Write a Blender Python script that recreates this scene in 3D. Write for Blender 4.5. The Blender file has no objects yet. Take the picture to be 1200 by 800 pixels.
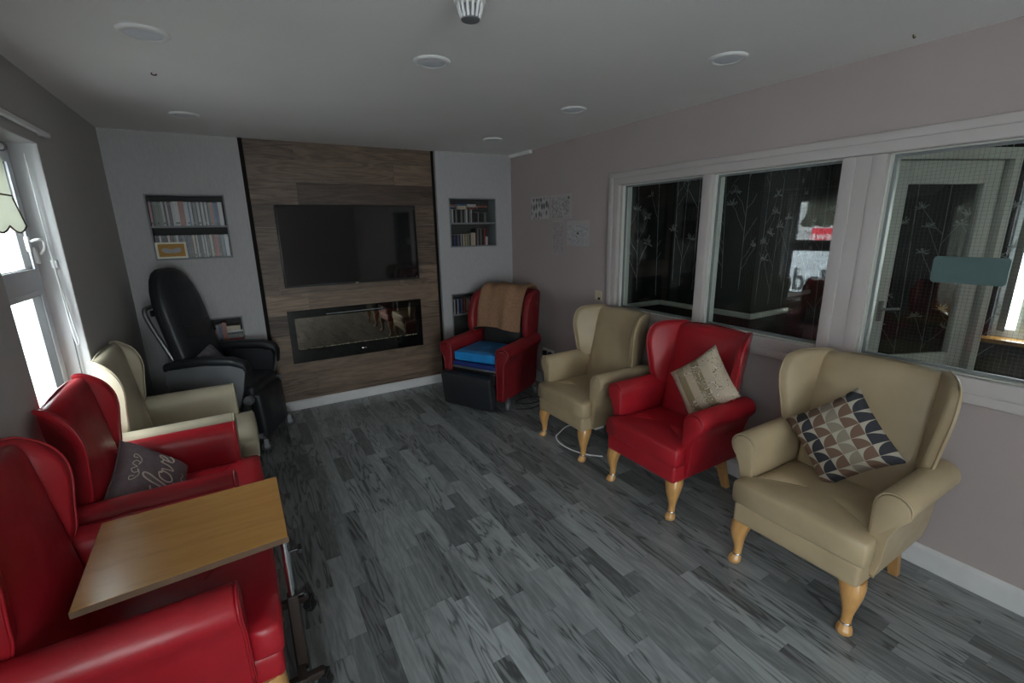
import bpy, bmesh, math, random
from mathutils import Vector, Matrix
rnd = random.Random(7)
PI = math.pi
sc = bpy.context.scene
COL = sc.collection

# ------------------------------------------------------------------ camera
F_PX, YAW, PITCH, ROLL, CAM_H = 535.26, .5344, .246, -.0184, 1.6586
_f = Vector((math.sin(YAW)*math.cos(PITCH), math.cos(YAW)*math.cos(PITCH), -math.sin(PITCH)))
_r = Vector((math.cos(YAW), -math.sin(YAW), 0)); _u = _r.cross(_f)
_R = _r*math.cos(ROLL)+_u*math.sin(ROLL); _U = -_r*math.sin(ROLL)+_u*math.cos(ROLL)
cam_d = bpy.data.cameras.new('camera'); cam = bpy.data.objects.new('camera', cam_d); COL.objects.link(cam)
cam_d.sensor_fit = 'HORIZONTAL'; cam_d.sensor_width = 36; cam_d.lens = F_PX/1200*36; cam_d.clip_start = .02
cam.matrix_world = Matrix(((_R.x, _U.x, -_f.x, 0), (_R.y, _U.y, -_f.y, 0), (_R.z, _U.z, -_f.z, CAM_H), (0, 0, 0, 1)))
sc.camera = cam
def project(p):
    d = Vector(p)-Vector((0, 0, CAM_H)); w = d.dot(_f)
    if w < .05: return None
    return 600+F_PX*d.dot(_R)/w, 400-F_PX*d.dot(_U)/w

# ------------------------------------------------------------------ world and exposure
world = bpy.data.worlds.new('overcast_sky'); sc.world = world; world.use_nodes = True
bg = world.node_tree.nodes['Background']; bg.inputs[0].default_value = (.92, .96, 1.0, 1); bg.inputs[1].default_value = 6.5
sc.view_settings.view_transform = 'Standard'; sc.view_settings.look = 'None'
sc.view_settings.exposure = 1.38; sc.view_settings.gamma = 1; sc.view_settings.use_curve_mapping = False
sc.cycles.max_bounces = 10; sc.cycles.diffuse_bounces = 6; sc.cycles.glossy_bounces = 4
sc.cycles.transparent_max_bounces = 16; sc.cycles.caustics_reflective = False; sc.cycles.caustics_refractive = False
sc.cycles.sample_clamp_indirect = 6
def portal(name, loc, rot, sx, sy):          # guides sampling of the sky through a window opening, gives off no light itself
    l = bpy.data.lights.new(name, 'AREA'); l.shape = 'RECTANGLE'; l.size = sx; l.size_y = sy; l.energy = 1
    l.cycles.is_portal = True
    o = bpy.data.objects.new(name, l); COL.objects.link(o); o.location = loc; o.rotation_euler = rot
XL, XR, YB, YF, H = -.73, 2.70, 4.59, -3.2, 2.4
portal('sky_portal_side', (-.91, 2.77, 1.42), (0, -PI/2, 0), 1.4, .9)
portal('sky_portal_near', (-.91, -1.15, 1.45), (0, -PI/2, 0), 1.4, 2.3)
portal('sky_portal_rear', (.05, YF-.26, 1.09), (PI/2, 0, 0), 1.34, 2.06)

# ------------------------------------------------------------------ materials
def new_mat(name):
    m = bpy.data.materials.new(name); m.use_nodes = True
    nt = m.node_tree
    return m, nt, nt.nodes['Principled BSDF']
def N(nt, t, **k):
    n = nt.nodes.new(t)
    for a, v in k.items(): setattr(n, a, v)
    return n
def rgb(c): return (c[0], c[1], c[2], 1)
def ramp(nt, src, stops):
    r = N(nt, 'ShaderNodeValToRGB'); e = r.color_ramp.elements
    while len(e) < len(stops): e.new(.5)
    for i, (p, c) in enumerate(stops): e[i].position = p; e[i].color = rgb(c)
    nt.links.new(src, r.inputs[0]); return r
def math_n(nt, op, a, b=None, c=None):
    n = N(nt, 'ShaderNodeMath', operation=op)
    for i, v in enumerate((a, b, c)):
        if v is None: continue
        if isinstance(v, (int, float)): n.inputs[i].default_value = v
        else: nt.links.new(v, n.inputs[i])
    return n.outputs[0]
def bump(nt, p, h, strength, dist=.01):
    b = N(nt, 'ShaderNodeBump'); b.inputs['Strength'].default_value = strength; b.inputs['Distance'].default_value = dist
    nt.links.new(h, b.inputs['Height']); nt.links.new(b.outputs[0], p.inputs['Normal']); return b
def coords(nt, kind='Object', scale=(1, 1, 1), rot=(0, 0, 0)):
    tc = N(nt, 'ShaderNodeTexCoord'); mp = N(nt, 'ShaderNodeMapping')
    mp.inputs['Scale'].default_value = scale; mp.inputs['Rotation'].default_value = rot
    nt.links.new(tc.outputs[kind], mp.inputs[0]); return mp.outputs[0]
def noise(nt, vec, scale, detail=3, rough=.5, dist=0):
    n = N(nt, 'ShaderNodeTexNoise'); n.inputs['Scale'].default_value = scale; n.inputs['Detail'].default_value = detail
    n.inputs['Roughness'].default_value = rough; n.inputs['Distortion'].default_value = dist
    nt.links.new(vec, n.inputs['Vector']); return n
def plain(name, c, rough=.6, spec=.4, metal=0, var=.06, vscale=6, bscale=0, bstr=.1, coat=0, stretch=(1, 1, 1)):
    m, nt, p = new_mat(name)
    p.inputs['Roughness'].default_value = rough; p.inputs['Specular IOR Level'].default_value = spec; p.inputs['Metallic'].default_value = metal
    p.inputs['Coat Weight'].default_value = coat; p.inputs['Coat Roughness'].default_value = .15
    v = coords(nt, 'Object', stretch); n = noise(nt, v, vscale)
    r = ramp(nt, n.outputs[0], [(.3, [x*(1-var) for x in c]), (.7, [min(1, x*(1+var)) for x in c])])
    nt.links.new(r.outputs[0], p.inputs['Base Color'])
    if bscale:
        n2 = noise(nt, v, bscale, 4, .6); bump(nt, p, n2.outputs[0], bstr, .004)
    return m
def leather(name, c, rough=.42):
    m, nt, p = new_mat(name)
    p.inputs['Specular IOR Level'].default_value = .45
    v = coords(nt); n = noise(nt, v, 5, 4)
    r = ramp(nt, n.outputs[0], [(.25, [x*.88 for x in c]), (.75, [min(1, x*1.08) for x in c])]); nt.links.new(r.outputs[0], p.inputs['Base Color'])
    rr = ramp(nt, noise(nt, v, 9, 3).outputs[0], [(.3, (rough-.07,)*3), (.7, (rough+.1,)*3)]); nt.links.new(rr.outputs[0], p.inputs['Roughness'])
    vo = N(nt, 'ShaderNodeTexVoronoi'); vo.inputs['Scale'].default_value = 420; nt.links.new(v, vo.inputs['Vector'])
    big = noise(nt, v, 14, 3)
    mx = math_n(nt, 'ADD', math_n(nt, 'MULTIPLY', vo.outputs['Distance'], .12), big.outputs[0])
    bump(nt, p, mx, .22, .006)
    return m
def wood(name, c1, c2, scale, rough=.45, axis=(1, 1, 1), spec=.4, coat=0, dark=.5):
    m, nt, p = new_mat(name)
    p.inputs['Roughness'].default_value = rough; p.inputs['Specular IOR Level'].default_value = spec
    p.inputs['Coat Weight'].default_value = coat; p.inputs['Coat Roughness'].default_value = .2
    v = coords(nt, 'Object', axis)
    n = noise(nt, v, scale, 6, .6, .6); n2 = noise(nt, v, scale*6, 3, .6)
    s = math_n(nt, 'ADD', math_n(nt, 'MULTIPLY', n.outputs[0], .75), math_n(nt, 'MULTIPLY', n2.outputs[0], .25))
    r = ramp(nt, s, [(.3, c1), (.55, c2), (.75, [x*(1-dark*.3) for x in c1])]); nt.links.new(r.outputs[0], p.inputs['Base Color'])
    bump(nt, p, n2.outputs[0], .06, .003)
    return m
def plank_mat(name, stops, along, rough, grain, figure=.3, ring=.42):
    """wood print: every plank carries its own tone, the figure runs along one axis"""
    m, nt, p = new_mat(name); p.inputs['Specular IOR Level'].default_value = .45
    at = N(nt, 'ShaderNodeAttribute'); at.attribute_name = 'tone'
    tc = N(nt, 'ShaderNodeTexCoord'); add = N(nt, 'ShaderNodeVectorMath', operation='ADD')
    off = N(nt, 'ShaderNodeCombineXYZ')
    for i, k in enumerate((31.7, 57.3, 13.1)): nt.links.new(math_n(nt, 'MULTIPLY', at.outputs['Fac'], k), off.inputs[i])
    nt.links.new(tc.outputs['Object'], add.inputs[0]); nt.links.new(off.outputs[0], add.inputs[1])
    mp = N(nt, 'ShaderNodeMapping'); sca = [1, 1, 1]; sca[along] = .12; mp.inputs['Scale'].default_value = sca
    nt.links.new(add.outputs[0], mp.inputs[0])
    base = noise(nt, mp.outputs[0], grain, 3, .5, .3)
    rings = math_n(nt, 'FRACT', math_n(nt, 'MULTIPLY', base.outputs[0], 9))
    edge = math_n(nt, 'ABSOLUTE', math_n(nt, 'SUBTRACT', rings, .5))
    rings = math_n(nt, 'POWER', edge, 1.3)
    figured = math_n(nt, 'GREATER_THAN', math_n(nt, 'FRACT', math_n(nt, 'MULTIPLY', at.outputs['Fac'], 9.7)), .45)
    vein = math_n(nt, 'MULTIPLY', math_n(nt, 'MAXIMUM', math_n(nt, 'SUBTRACT', 1.0, math_n(nt, 'MULTIPLY', edge, 6.0)), 0.0), math_n(nt, 'MULTIPLY', figured, figure))
    fine = noise(nt, mp.outputs[0], grain*14, 4, .65)
    blotch = noise(nt, mp.outputs[0], grain*1.7, 4, .6)
    t = math_n(nt, 'ADD', math_n(nt, 'MULTIPLY', at.outputs['Fac'], .50), math_n(nt, 'MULTIPLY', fine.outputs[0], .30))
    t = math_n(nt, 'ADD', t, math_n(nt, 'MULTIPLY', rings, ring))
    t = math_n(nt, 'ADD', t, math_n(nt, 'MULTIPLY', blotch.outputs[0], .25))
    t = math_n(nt, 'SUBTRACT', t, .17)
    t = math_n(nt, 'SUBTRACT', t, vein)
    r = ramp(nt, t, stops); nt.links.new(r.outputs[0], p.inputs['Base Color'])
    rr = ramp(nt, fine.outputs[0], [(.2, (rough-.06,)*3), (.8, (rough+.08,)*3)]); nt.links.new(rr.outputs[0], p.inputs['Roughness'])
    bump(nt, p, fine.outputs[0], .07, .002)
    return m
def glass(name, tint=(.93, .96, .95), gain=1.0):
    m = bpy.data.materials.new(name); m.use_nodes = True; nt = m.node_tree; nt.nodes.clear()
    out = N(nt, 'ShaderNodeOutputMaterial'); tr = N(nt, 'ShaderNodeBsdfTransparent'); gl = N(nt, 'ShaderNodeBsdfGlossy')
    tr.inputs[0].default_value = rgb(tint); gl.inputs['Roughness'].default_value = .01; gl.inputs[0].default_value = (1, 1, 1, 1)
    ge = N(nt, 'ShaderNodeNewGeometry'); dt = N(nt, 'ShaderNodeVectorMath', operation='DOT_PRODUCT')
    nt.links.new(ge.outputs['Incoming'], dt.inputs[0]); nt.links.new(ge.outputs['Normal'], dt.inputs[1])
    k5 = math_n(nt, 'POWER', math_n(nt, 'SUBTRACT', 1.0, math_n(nt, 'ABSOLUTE', dt.outputs['Value'])), 5)
    fr = math_n(nt, 'ADD', math_n(nt, 'MULTIPLY', k5, .96), .04)         # Schlick reflectance of glass
    mx = N(nt, 'ShaderNodeMixShader'); nt.links.new(math_n(nt, 'MULTIPLY', fr, gain), mx.inputs[0])
    nt.links.new(tr.outputs[0], mx.inputs[1]); nt.links.new(gl.outputs[0], mx.inputs[2]); nt.links.new(mx.outputs[0], out.inputs[0])
    return m
def dark_mirror(name, c, refl, rough=.03, tint=(1, .97, .93)):
    m = bpy.data.materials.new(name); m.use_nodes = True; nt = m.node_tree; nt.nodes.clear()
    out = N(nt, 'ShaderNodeOutputMaterial'); d = N(nt, 'ShaderNodeBsdfDiffuse'); g = N(nt, 'ShaderNodeBsdfGlossy')
    d.inputs[0].default_value = rgb(c); g.inputs['Roughness'].default_value = rough; g.inputs[0].default_value = rgb(tint)
    mx = N(nt, 'ShaderNodeMixShader'); mx.inputs[0].default_value = refl
    nt.links.new(d.outputs[0], mx.inputs[1]); nt.links.new(g.outputs[0], mx.inputs[2]); nt.links.new(mx.outputs[0], out.inputs[0])
    return m
M = {}
M['wall'] = plain('painted_wall', (.42, .358, .348), .75, .25, var=.03, vscale=2, bscale=60, bstr=.05)
M['wall_l'] = plain('grey_painted_wall', (.44, .425, .415), .75, .25, var=.03, vscale=2, bscale=60, bstr=.05)
M['paper'] = plain('grey_textured_wallpaper', (.40, .39, .395), .7, .3, var=.05, vscale=90, bscale=160, bstr=.35, stretch=(1, 1, .25))
M['ceil'] = plain('ceiling_paint', (.80, .79, .775), .8, .2, var=.02, vscale=2, bscale=40, bstr=.05)
M['reveal'] = plain('white_reveal_paint', (.52, .52, .52), .6, .3, var=.03, vscale=4)
M['gloss'] = plain('gloss_trim_paint', (.50, .455, .445), .32, .5, var=.03, vscale=5, bscale=30, bstr=.06)
M['skirt'] = plain('skirting_paint', (.62, .61, .61), .3, .5, var=.05, vscale=9, bscale=40, bstr=.06)
M['upvc'] = plain('white_upvc', (.52, .55, .59), .3, .5, var=.02)
M['greyframe'] = plain('grey_painted_board', (.20, .21, .215), .55, .3, var=.08, vscale=12)
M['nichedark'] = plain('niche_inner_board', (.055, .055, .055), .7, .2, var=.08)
M['floor'] = plank_mat('grey_vinyl_plank', [(.05, (.060, .064, .066)), (.32, (.15, .16, .163)), (.55, (.25, .265, .27)), (.85, (.36, .38, .385))], 1, .34, 11, .34)
M['panel'] = plank_mat('brown_laminate_plank', [(.12, (.040, .025, .018)), (.34, (.095, .062, .044)), (.54, (.180, .122, .084)), (.80, (.32, .228, .158))], 0, .5, 8, .10, .34)
M['dark_trim'] = plain('dark_edge_trim', (.012, .009, .008), .75, .12)
M['red'] = leather('red_leatherette', (.36, .012, .020), .36)
M['red_shaded'] = leather('shaded_red_leatherette', (.20, .010, .014), .42)  # red leatherette again, with the dim corner's shade put into the colour
M['beige'] = leather('beige_leatherette', (.41, .315, .195), .40)
M['beige_l'] = leather('pale_beige_leatherette', (.46, .41, .30), .40)
M['black_l'] = leather('black_leatherette', (.018, .020, .024), .42)
M['legwood'] = wood('honey_wood', (.44, .21, .062), (.56, .30, .105), 10, .28, (1, 1, .25), .5, .4)
M['oak'] = wood('oak_table_top', (.43, .195, .042), (.53, .265, .07), 9, .24, (.15, 1, 1), .5, .3)
M['oakedge'] = plain('dark_table_edge', (.10, .055, .03), .45)
M['brown_metal'] = plain('brown_painted_metal', (.030, .020, .017), .55, .25)
M['chrome'] = plain('chrome', (.72, .73, .74), .18, .5, 1, var=.02)
M['steel'] = plain('satin_grey_metal', (.30, .31, .32), .35, .5, .8)
M['blackpl'] = plain('black_plastic', (.012, .012, .013), .38, .45)
M['greypl'] = plain('grey_plastic', (.16, .165, .175), .42, .45)
M['rubber'] = plain('wheel_rubber', (.05, .05, .052), .6, .3)
M['tv'] = dark_mirror('tv_screen_glass', (.009, .009, .010), .05, .04)
M['fireglass'] = dark_mirror('fireplace_glass', (.010, .009, .008), .23, .02, (1, .86, .68))
M['blackglass'] = dark_mirror('black_glass_surround', (.006, .006, .006), .045, .03)
M['glass'] = glass('window_glass')
M['wired'] = glass('wired_partition_glass', (.90, .93, .92), 1.0)
M['wire'] = plain('glass_wire', (.10, .11, .11), .5, .4, .3)
M['frost'] = plain('frosted_film', (.085, .135, .135), .5, .4, var=.04)
M['white'] = plain('white_plastic', (.78, .78, .77), .35, .5, var=.02)
M['diff'] = plain('lamp_diffuser', (.72, .74, .78), .5, .3, var=.01)
M['cream'] = plain('cream_plastic', (.62, .55, .38), .4, .4)
M['ivory'] = plain('ivory_frame_wood', (.70, .67, .54), .5, .3)
M['cork'] = plain('cork_mount', (.42, .235, .075), .8, .2, var=.18, vscale=160)
M['plaque'] = plain('grey_plaque', (.36, .37, .38), .6, .3, var=.12, vscale=90)
M['towel'] = plain('brown_towelling', (.33, .19, .115), .95, .1, var=.14, vscale=60, bscale=240, bstr=.9)
M['blue'] = plain('bright_blue_vinyl', (.02, .24, .60), .4, .4, var=.12, vscale=14, bscale=30, bstr=.3)
M['navy'] = plain('navy_vinyl', (.012, .03, .16), .4, .4, var=.15, vscale=14, bscale=25, bstr=.5)
M['blackfab'] = plain('black_stretch_fabric', (.022, .022, .023), .7, .3, var=.15, vscale=20, bscale=60, bstr=.3)
M['greycush'] = plain('grey_velvet', (.16, .155, .17), .9, .2, var=.3, vscale=22, bscale=90, bstr=.4)
M['mauve'] = plain('mauve_linen', (.20, .155, .165), .9, .15, var=.10, vscale=40, bscale=300, bstr=.5)
M['thread'] = plain('cream_thread', (.62, .55, .47), .8, .2)
M['blindfab'] = plain('cream_blind_fabric', (.66, .66, .59), .85, .2, var=.05, vscale=8)
_nt = M['blindfab'].node_tree; _tl = N(_nt, 'ShaderNodeBsdfTranslucent'); _tl.inputs[0].default_value = (.78, .79, .71, 1); _mx = N(_nt, 'ShaderNodeMixShader'); _mx.inputs[0].default_value = .38
_nt.links.new(_nt.nodes['Principled BSDF'].outputs[0], _mx.inputs[1]); _nt.links.new(_tl.outputs[0], _mx.inputs[2]); _nt.links.new(_mx.outputs[0], _nt.nodes['Material Output'].inputs[0])
M['brownedge'] = plain('brown_blind_edging', (.10, .075, .05), .8, .2)
M['darkpaper'] = plain('charcoal_wallpaper', (.018, .018, .019), .7, .25, var=.2, vscale=8)
M['silver'] = plain('silver_branch_print', (.34, .35, .34), .5, .5, var=.35, vscale=50)
M['doorw'] = plain('white_door_paint', (.62, .63, .58), .4, .4, var=.03)
M['blackm'] = plain('black_metal', (.02, .02, .02), .35, .5)
M['vanw'] = plain('van_white_paint', (.62, .66, .70), .35, .5, var=.02)
M['vang'] = plain('van_lettering_grey', (.05, .055, .06), .5, .4)
M['signred'] = plain('shop_sign_red', (.62, .03, .05), .5, .4)
M['asphalt'] = plain('street_paving', (.42, .42, .42), .9, .2, var=.2, vscale=30)
M['render'] = plain('house_render', (.42, .42, .42), .85, .2, var=.08, vscale=3)
M['slate'] = plain('dark_slate', (.05, .055, .06), .6, .3)
M['slat'] = plain('vertical_blind_slat', (.62, .62, .56), .7, .2, var=.05)
M['ember'] = plain('clear_ember_crystal', (.35, .32, .24), .2, .6, var=.4, vscale=80)

# patterned cloths (Generated coordinates run 0..1 over the cushion)
def geo_cushion_mat():
    m, nt, p = new_mat('geometric_woven_cloth'); p.inputs['Roughness'].default_value = .9; p.inputs['Specular IOR Level'].default_value = .15
    tc = N(nt, 'ShaderNodeTexCoord'); sp = N(nt, 'ShaderNodeSeparateXYZ'); nt.links.new(tc.outputs['Generated'], sp.inputs[0])
    a = math_n(nt, 'MULTIPLY', sp.outputs[0], 6.0); b = math_n(nt, 'MULTIPLY', sp.outputs[1], 7.0)
    fa = math_n(nt, 'FRACT', a); fb = math_n(nt, 'FRACT', b); ia = math_n(nt, 'FLOOR', a); ib = math_n(nt, 'FLOOR', b)
    par = math_n(nt, 'MODULO', ib, 2.0)
    xa = math_n(nt, 'ABSOLUTE', math_n(nt, 'SUBTRACT', par, fa))
    d = math_n(nt, 'SQRT', math_n(nt, 'ADD', math_n(nt, 'POWER', xa, 2), math_n(nt, 'POWER', fb, 2)))
    ins = math_n(nt, 'LESS_THAN', d, .97)
    r = N(nt, 'ShaderNodeValToRGB'); r.color_ramp.interpolation = 'CONSTANT'
    cols = [(.17, .105, .075), (.042, .043, .052), (.17, .105, .075), (.25, .215, .17), (.17, .105, .075), (.042, .043, .052)]
    e = r.color_ramp.elements
    while len(e) < 6: e.new(.5)
    for i, c in enumerate(cols): e[i].position = i/6; e[i].color = rgb(c)
    nt.links.new(math_n(nt, 'DIVIDE', math_n(nt, 'ADD', ia, .5), 6.0), r.inputs[0])
    mx = N(nt, 'ShaderNodeMix', data_type='RGBA'); mx.inputs[6].default_value = (.42, .37, .30, 1)
    nt.links.new(ins, mx.inputs[0]); nt.links.new(r.outputs[0], mx.inputs[7]); nt.links.new(mx.outputs[2], p.inputs['Base Color'])
    n = noise(nt, tc.outputs['Object'], 500, 2); bump(nt, p, n.outputs[0], .4, .002)
    return m
def damask_mat():
    m, nt, p = new_mat('striped_damask_cloth'); p.inputs['Roughness'].default_value = .55; p.inputs['Specular IOR Level'].default_value = .35
    tc = N(nt, 'ShaderNodeTexCoord'); sp = N(nt, 'ShaderNodeSeparateXYZ'); nt.links.new(tc.outputs['Generated'], sp.inputs[0])
    st = ramp(nt, sp.outputs[0], [(0, (.50, .40, .29)), (.2, (.27, .215, .125)), (.34, (.48, .38, .28)), (.50, (.27, .215, .125)), (.66, (.50, .41, .31)), (.8, (.52, .43, .32))])
    st.color_ramp.interpolation = 'CONSTANT'
    n = noise(nt, tc.outputs['Object'], 11, 2, .4, 1.6)
    band = math_n(nt, 'ABSOLUTE', math_n(nt, 'SUBTRACT', math_n(nt, 'FRACT', math_n(nt, 'MULTIPLY', n.outputs[0], 7)), .5))
    mask = math_n(nt, 'LESS_THAN', band, .12)
    zone = math_n(nt, 'GREATER_THAN', noise(nt, tc.outputs['Object'], 7, 1).outputs[0], .47)
    mx = N(nt, 'ShaderNodeMix', data_type='RGBA'); mx.inputs[7].default_value = (.60, .52, .42, 1)
    nt.links.new(math_n(nt, 'MULTIPLY', mask, zone), mx.inputs[0]); nt.links.new(st.outputs[0], mx.inputs[6])
    mask2 = math_n(nt, 'MULTIPLY', math_n(nt, 'LESS_THAN', math_n(nt, 'ABSOLUTE', math_n(nt, 'SUBTRACT', band, .17)), .035), zone)
    mx2 = N(nt, 'ShaderNodeMix', data_type='RGBA'); mx2.inputs[7].default_value = (.13, .10, .07, 1)
    nt.links.new(mask2, mx2.inputs[0]); nt.links.new(mx.outputs[2], mx2.inputs[6])
    nt.links.new(mx2.outputs[2], p.inputs['Base Color'])
    bump(nt, p, n.outputs[0], .2, .004)
    return m
M['geo'] = geo_cushion_mat(); M['damask'] = damask_mat()
def spine_mat(name, c, ink):
    m, nt, p = new_mat(name); p.inputs['Roughness'].default_value = .35
    v = coords(nt, 'Object', (1, 1, .4)); n = noise(nt, v, 130, 3, .7)
    r = ramp(nt, n.outputs[0], [(.50, c), (.60, c), (.66, ink)]); nt.links.new(r.outputs[0], p.inputs['Base Color']); return m
def drawing_mat(name, kind):
    m, nt, p = new_mat(name); p.inputs['Roughness'].default_value = .35
    v = coords(nt, 'Object'); paper = (.54, .53, .54)
    if kind == 'ovals':
        vo = N(nt, 'ShaderNodeTexVoronoi'); vo.inputs['Scale'].default_value = 22; vo.inputs['Randomness'].default_value = .45; nt.links.new(coords(nt, 'Object', (1, 1, .6)), vo.inputs['Vector'])
        r = ramp(nt, vo.outputs['Distance'], [(.25, (.09, .09, .095)), (.40, (.16, .15, .15)), (.50, (.44, .42, .42)), (.7, (.50, .48, .47))])
        nt.links.new(r.outputs[0], p.inputs['Base Color'])
    else:
        sc_, d = {'mosaic': (20, 1.5), 'petals': (34, 2.5), 'dog': (13, 3.5)}[kind]
        n = noise(nt, v, sc_, 5, .6, d); fr = math_n(nt, 'ABSOLUTE', math_n(nt, 'SUBTRACT', math_n(nt, 'FRACT', math_n(nt, 'MULTIPLY', n.outputs[0], 6)), .5))
        c2 = {'mosaic': (.33, .29, .29), 'petals': (.33, .25, .26), 'dog': (.44, .45, .47)}[kind]
        r = ramp(nt, fr, [(.05, (.05, .05, .055)), (.13, c2), (.45, (.50, .48, .48))]); nt.links.new(r.outputs[0], p.inputs['Base Color'])
    return m

# ------------------------------------------------------------------ mesh helpers
class MB:
    def __init__(s): s.v = []; s.f = []; s.t = []
    def add(s, vs, fs, tone=None):
        k = len(s.v); s.v += [tuple(v) for v in vs]; s.f += [[i+k for i in f] for f in fs]
        if tone is not None: s.t += [tone]*len(fs)
        return s
    def box(s, x0, x1, y0, y1, z0, z1, tone=None):
        v = [(x, y, z) for x in (x0, x1) for y in (y0, y1) for z in (z0, z1)]
        return s.add(v, [(0, 1, 3, 2), (4, 6, 7, 5), (0, 4, 5, 1), (2, 3, 7, 6), (0, 2, 6, 4), (1, 5, 7, 3)], tone)
    def rbox(s, c, h, r, k=3, crown=0, mid=4, rot=None, crown_axis=2):
        """rounded box, half sizes h; crown swells the faces along one axis"""
        ax = []
        for a in range(3):
            q = min(r, h[a]*.999); pts = []
            for i in range(k+1): pts.append(-h[a]+q*(1-math.cos(PI/2*i/k)) if i else -h[a])
            inner = h[a]-q
            for i in range(1, mid): pts.append(-inner+2*inner*i/mid)
            pts += [-p for p in reversed(pts[:k+1])]
            ax.append(pts)
        idx = {}; vs = []; fs = []
        def vid(i, j, l):
            if (i, j, l) in idx: return idx[(i, j, l)]
            p = [ax[0][i], ax[1][j], ax[2][l]]; inn = [max(-(h[a]-min(r, h[a]*.999)), min(h[a]-min(r, h[a]*.999), p[a])) for a in range(3)]
            d = [p[a]-inn[a] for a in range(3)]; L = math.sqrt(sum(x*x for x in d))
            if L > 1e-9:
                n_out = sum(1 for x in d if abs(x) > 1e-9); rr = min(r, min(h))
                p = [inn[a]+d[a]/L*min(r, h[a]*.999) for a in range(3)] if n_out > 1 else p
            if crown:
                o = [a for a in range(3) if a != crown_axis]
                p[crown_axis] += crown*(p[crown_axis]/h[crown_axis])*(1-(p[o[0]]/h[o[0]])**2)*(1-(p[o[1]]/h[o[1]])**2)
            idx[(i, j, l)] = len(vs); vs.append(Vector(p)); return idx[(i, j, l)]
        n = [len(a)-1 for a in ax]
        for j in range(n[1]):
            for l in range(n[2]):
                for i, fl in ((0, 0), (n[0], 1)):
                    q = [vid(i, j, l), vid(i, j, l+1), vid(i, j+1, l+1), vid(i, j+1, l)]; fs.append(q if not fl else q[::-1])
        for i in range(n[0]):
            for l in range(n[2]):
                for j, fl in ((0, 0), (n[1], 1)):
                    q = [vid(i, j, l), vid(i+1, j, l), vid(i+1, j, l+1), vid(i, j, l+1)]; fs.append(q if not fl else q[::-1])
        for i in range(n[0]):
            for j in range(n[1]):
                for l, fl in ((0, 0), (n[2], 1)):
                    q = [vid(i, j, l), vid(i, j+1, l), vid(i+1, j+1, l), vid(i+1, j, l)]; fs.append(q if not fl else q[::-1])
        if rot is not None: vs = [rot @ v for v in vs]
        return s.add([v+Vector(c) for v in vs], fs)
    def loft(s, rings, cap0=True, cap1=True):
        n = len(rings[0]); vs = [p for r in rings for p in r]; fs = []
        for a in range(len(rings)-1):
            for i in range(n):
                j = (i+1) % n; fs.append((a*n+i, a*n+j, (a+1)*n+j, (a+1)*n+i))
        if cap0: fs.append(tuple(range(n))[::-1])
        if cap1: fs.append(tuple(range((len(rings)-1)*n, len(rings)*n)))
        return s.add(vs, fs)
    def tube(s, path, r, n=8, closed=False):
        P = [Vector(p) for p in path]; rings = []; up = Vector((0, 0, 1)); prev = None
        m = len(P)
        for i, p in enumerate(P):
            a = P[(i-1) % m] if (i > 0 or closed) else P[0]; b = P[(i+1) % m] if (i < m-1 or closed) else P[-1]
            t = (b-a).normalized() if (b-a).length > 1e-9 else Vector((0, 0, 1))
            if prev is None:
                ref = up if abs(t.dot(up)) < .95 else Vector((1, 0, 0)); u = t.cross(ref).normalized()
            else:
                u = prev-t*prev.dot(t); u = u.normalized() if u.length > 1e-6 else prev
            prev = u; w = t.cross(u); rr = r[i] if isinstance(r, (list, tuple)) else r
            rings.append([p+(u*math.cos(2*PI*k/n)+w*math.sin(2*PI*k/n))*rr for k in range(n)])
        if closed: rings.append(rings[0]); return s.loft(rings, False, False)
        return s.loft(rings)
    def lathe(s, prof, c=(0, 0, 0), n=24, axis=2, cap=True):
        rings = []
        for r, z in prof:
            ring = []
            for k in range(n):
                a = 2*PI*k/n; q = [r*math.cos(a), r*math.sin(a), z]
                if axis == 0: q = [q[2], q[0], q[1]]
                if axis == 1: q = [q[1], q[2], q[0]]
                ring.append((q[0]+c[0], q[1]+c[1], q[2]+c[2]))
            rings.append(ring)
        return s.loft(rings, cap, cap)
    def prism(s, poly, axis, a, b):
        """poly in the two other axes (cyclic order of remaining axes), extruded along axis from a to b"""
        def mk(p, t):
            q = list(p); q.insert(axis, t); return q
        n = len(poly); return s.add([mk(p, a) for p in poly]+[mk(p, b) for p in poly],
            [tuple(range(n))[::-1], tuple(range(n, 2*n))]+[(i, (i+1) % n, n+(i+1) % n, n+i) for i in range(n)])
    def build(s, name, mat, parent=None, smooth=None, label=None):
        me = bpy.data.meshes.new(name); me.from_pydata(s.v, [], s.f)
        bm = bmesh.new(); bm.from_mesh(me); bmesh.ops.recalc_face_normals(bm, faces=bm.faces[:]); bm.to_mesh(me); bm.free()
        me.materials.append(mat)
        if s.t:
            at = me.attributes.new('tone', 'FLOAT', 'FACE')
            for i, t in enumerate(s.t): at.data[i].value = t
        if smooth:
            me.polygons.foreach_set('use_smooth', [True]*len(me.polygons)); me.set_sharp_from_angle(angle=math.radians(smooth))
        o = bpy.data.objects.new(name, me); COL.objects.link(o)
        if parent is not None: o.parent = parent
        if label: o['label'] = label
        return o
def thing(name, label, cat, loc=(0, 0, 0), rotz=0, group=None):
    o = bpy.data.objects.new(name, None); COL.objects.link(o); o.location = loc; o.rotation_euler = (0, 0, rotz)
    o.empty_display_size = .1; o['label'] = label; o['category'] = cat
    if group: o['group'] = group
    return o
def tag(o, label, cat, group=None):
    o['label'] = label; o['category'] = cat
    if group: o['group'] = group
    return o
def struct(o, label=None):
    o['kind'] = 'structure'
    if label: o['label'] = label
    return o
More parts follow.
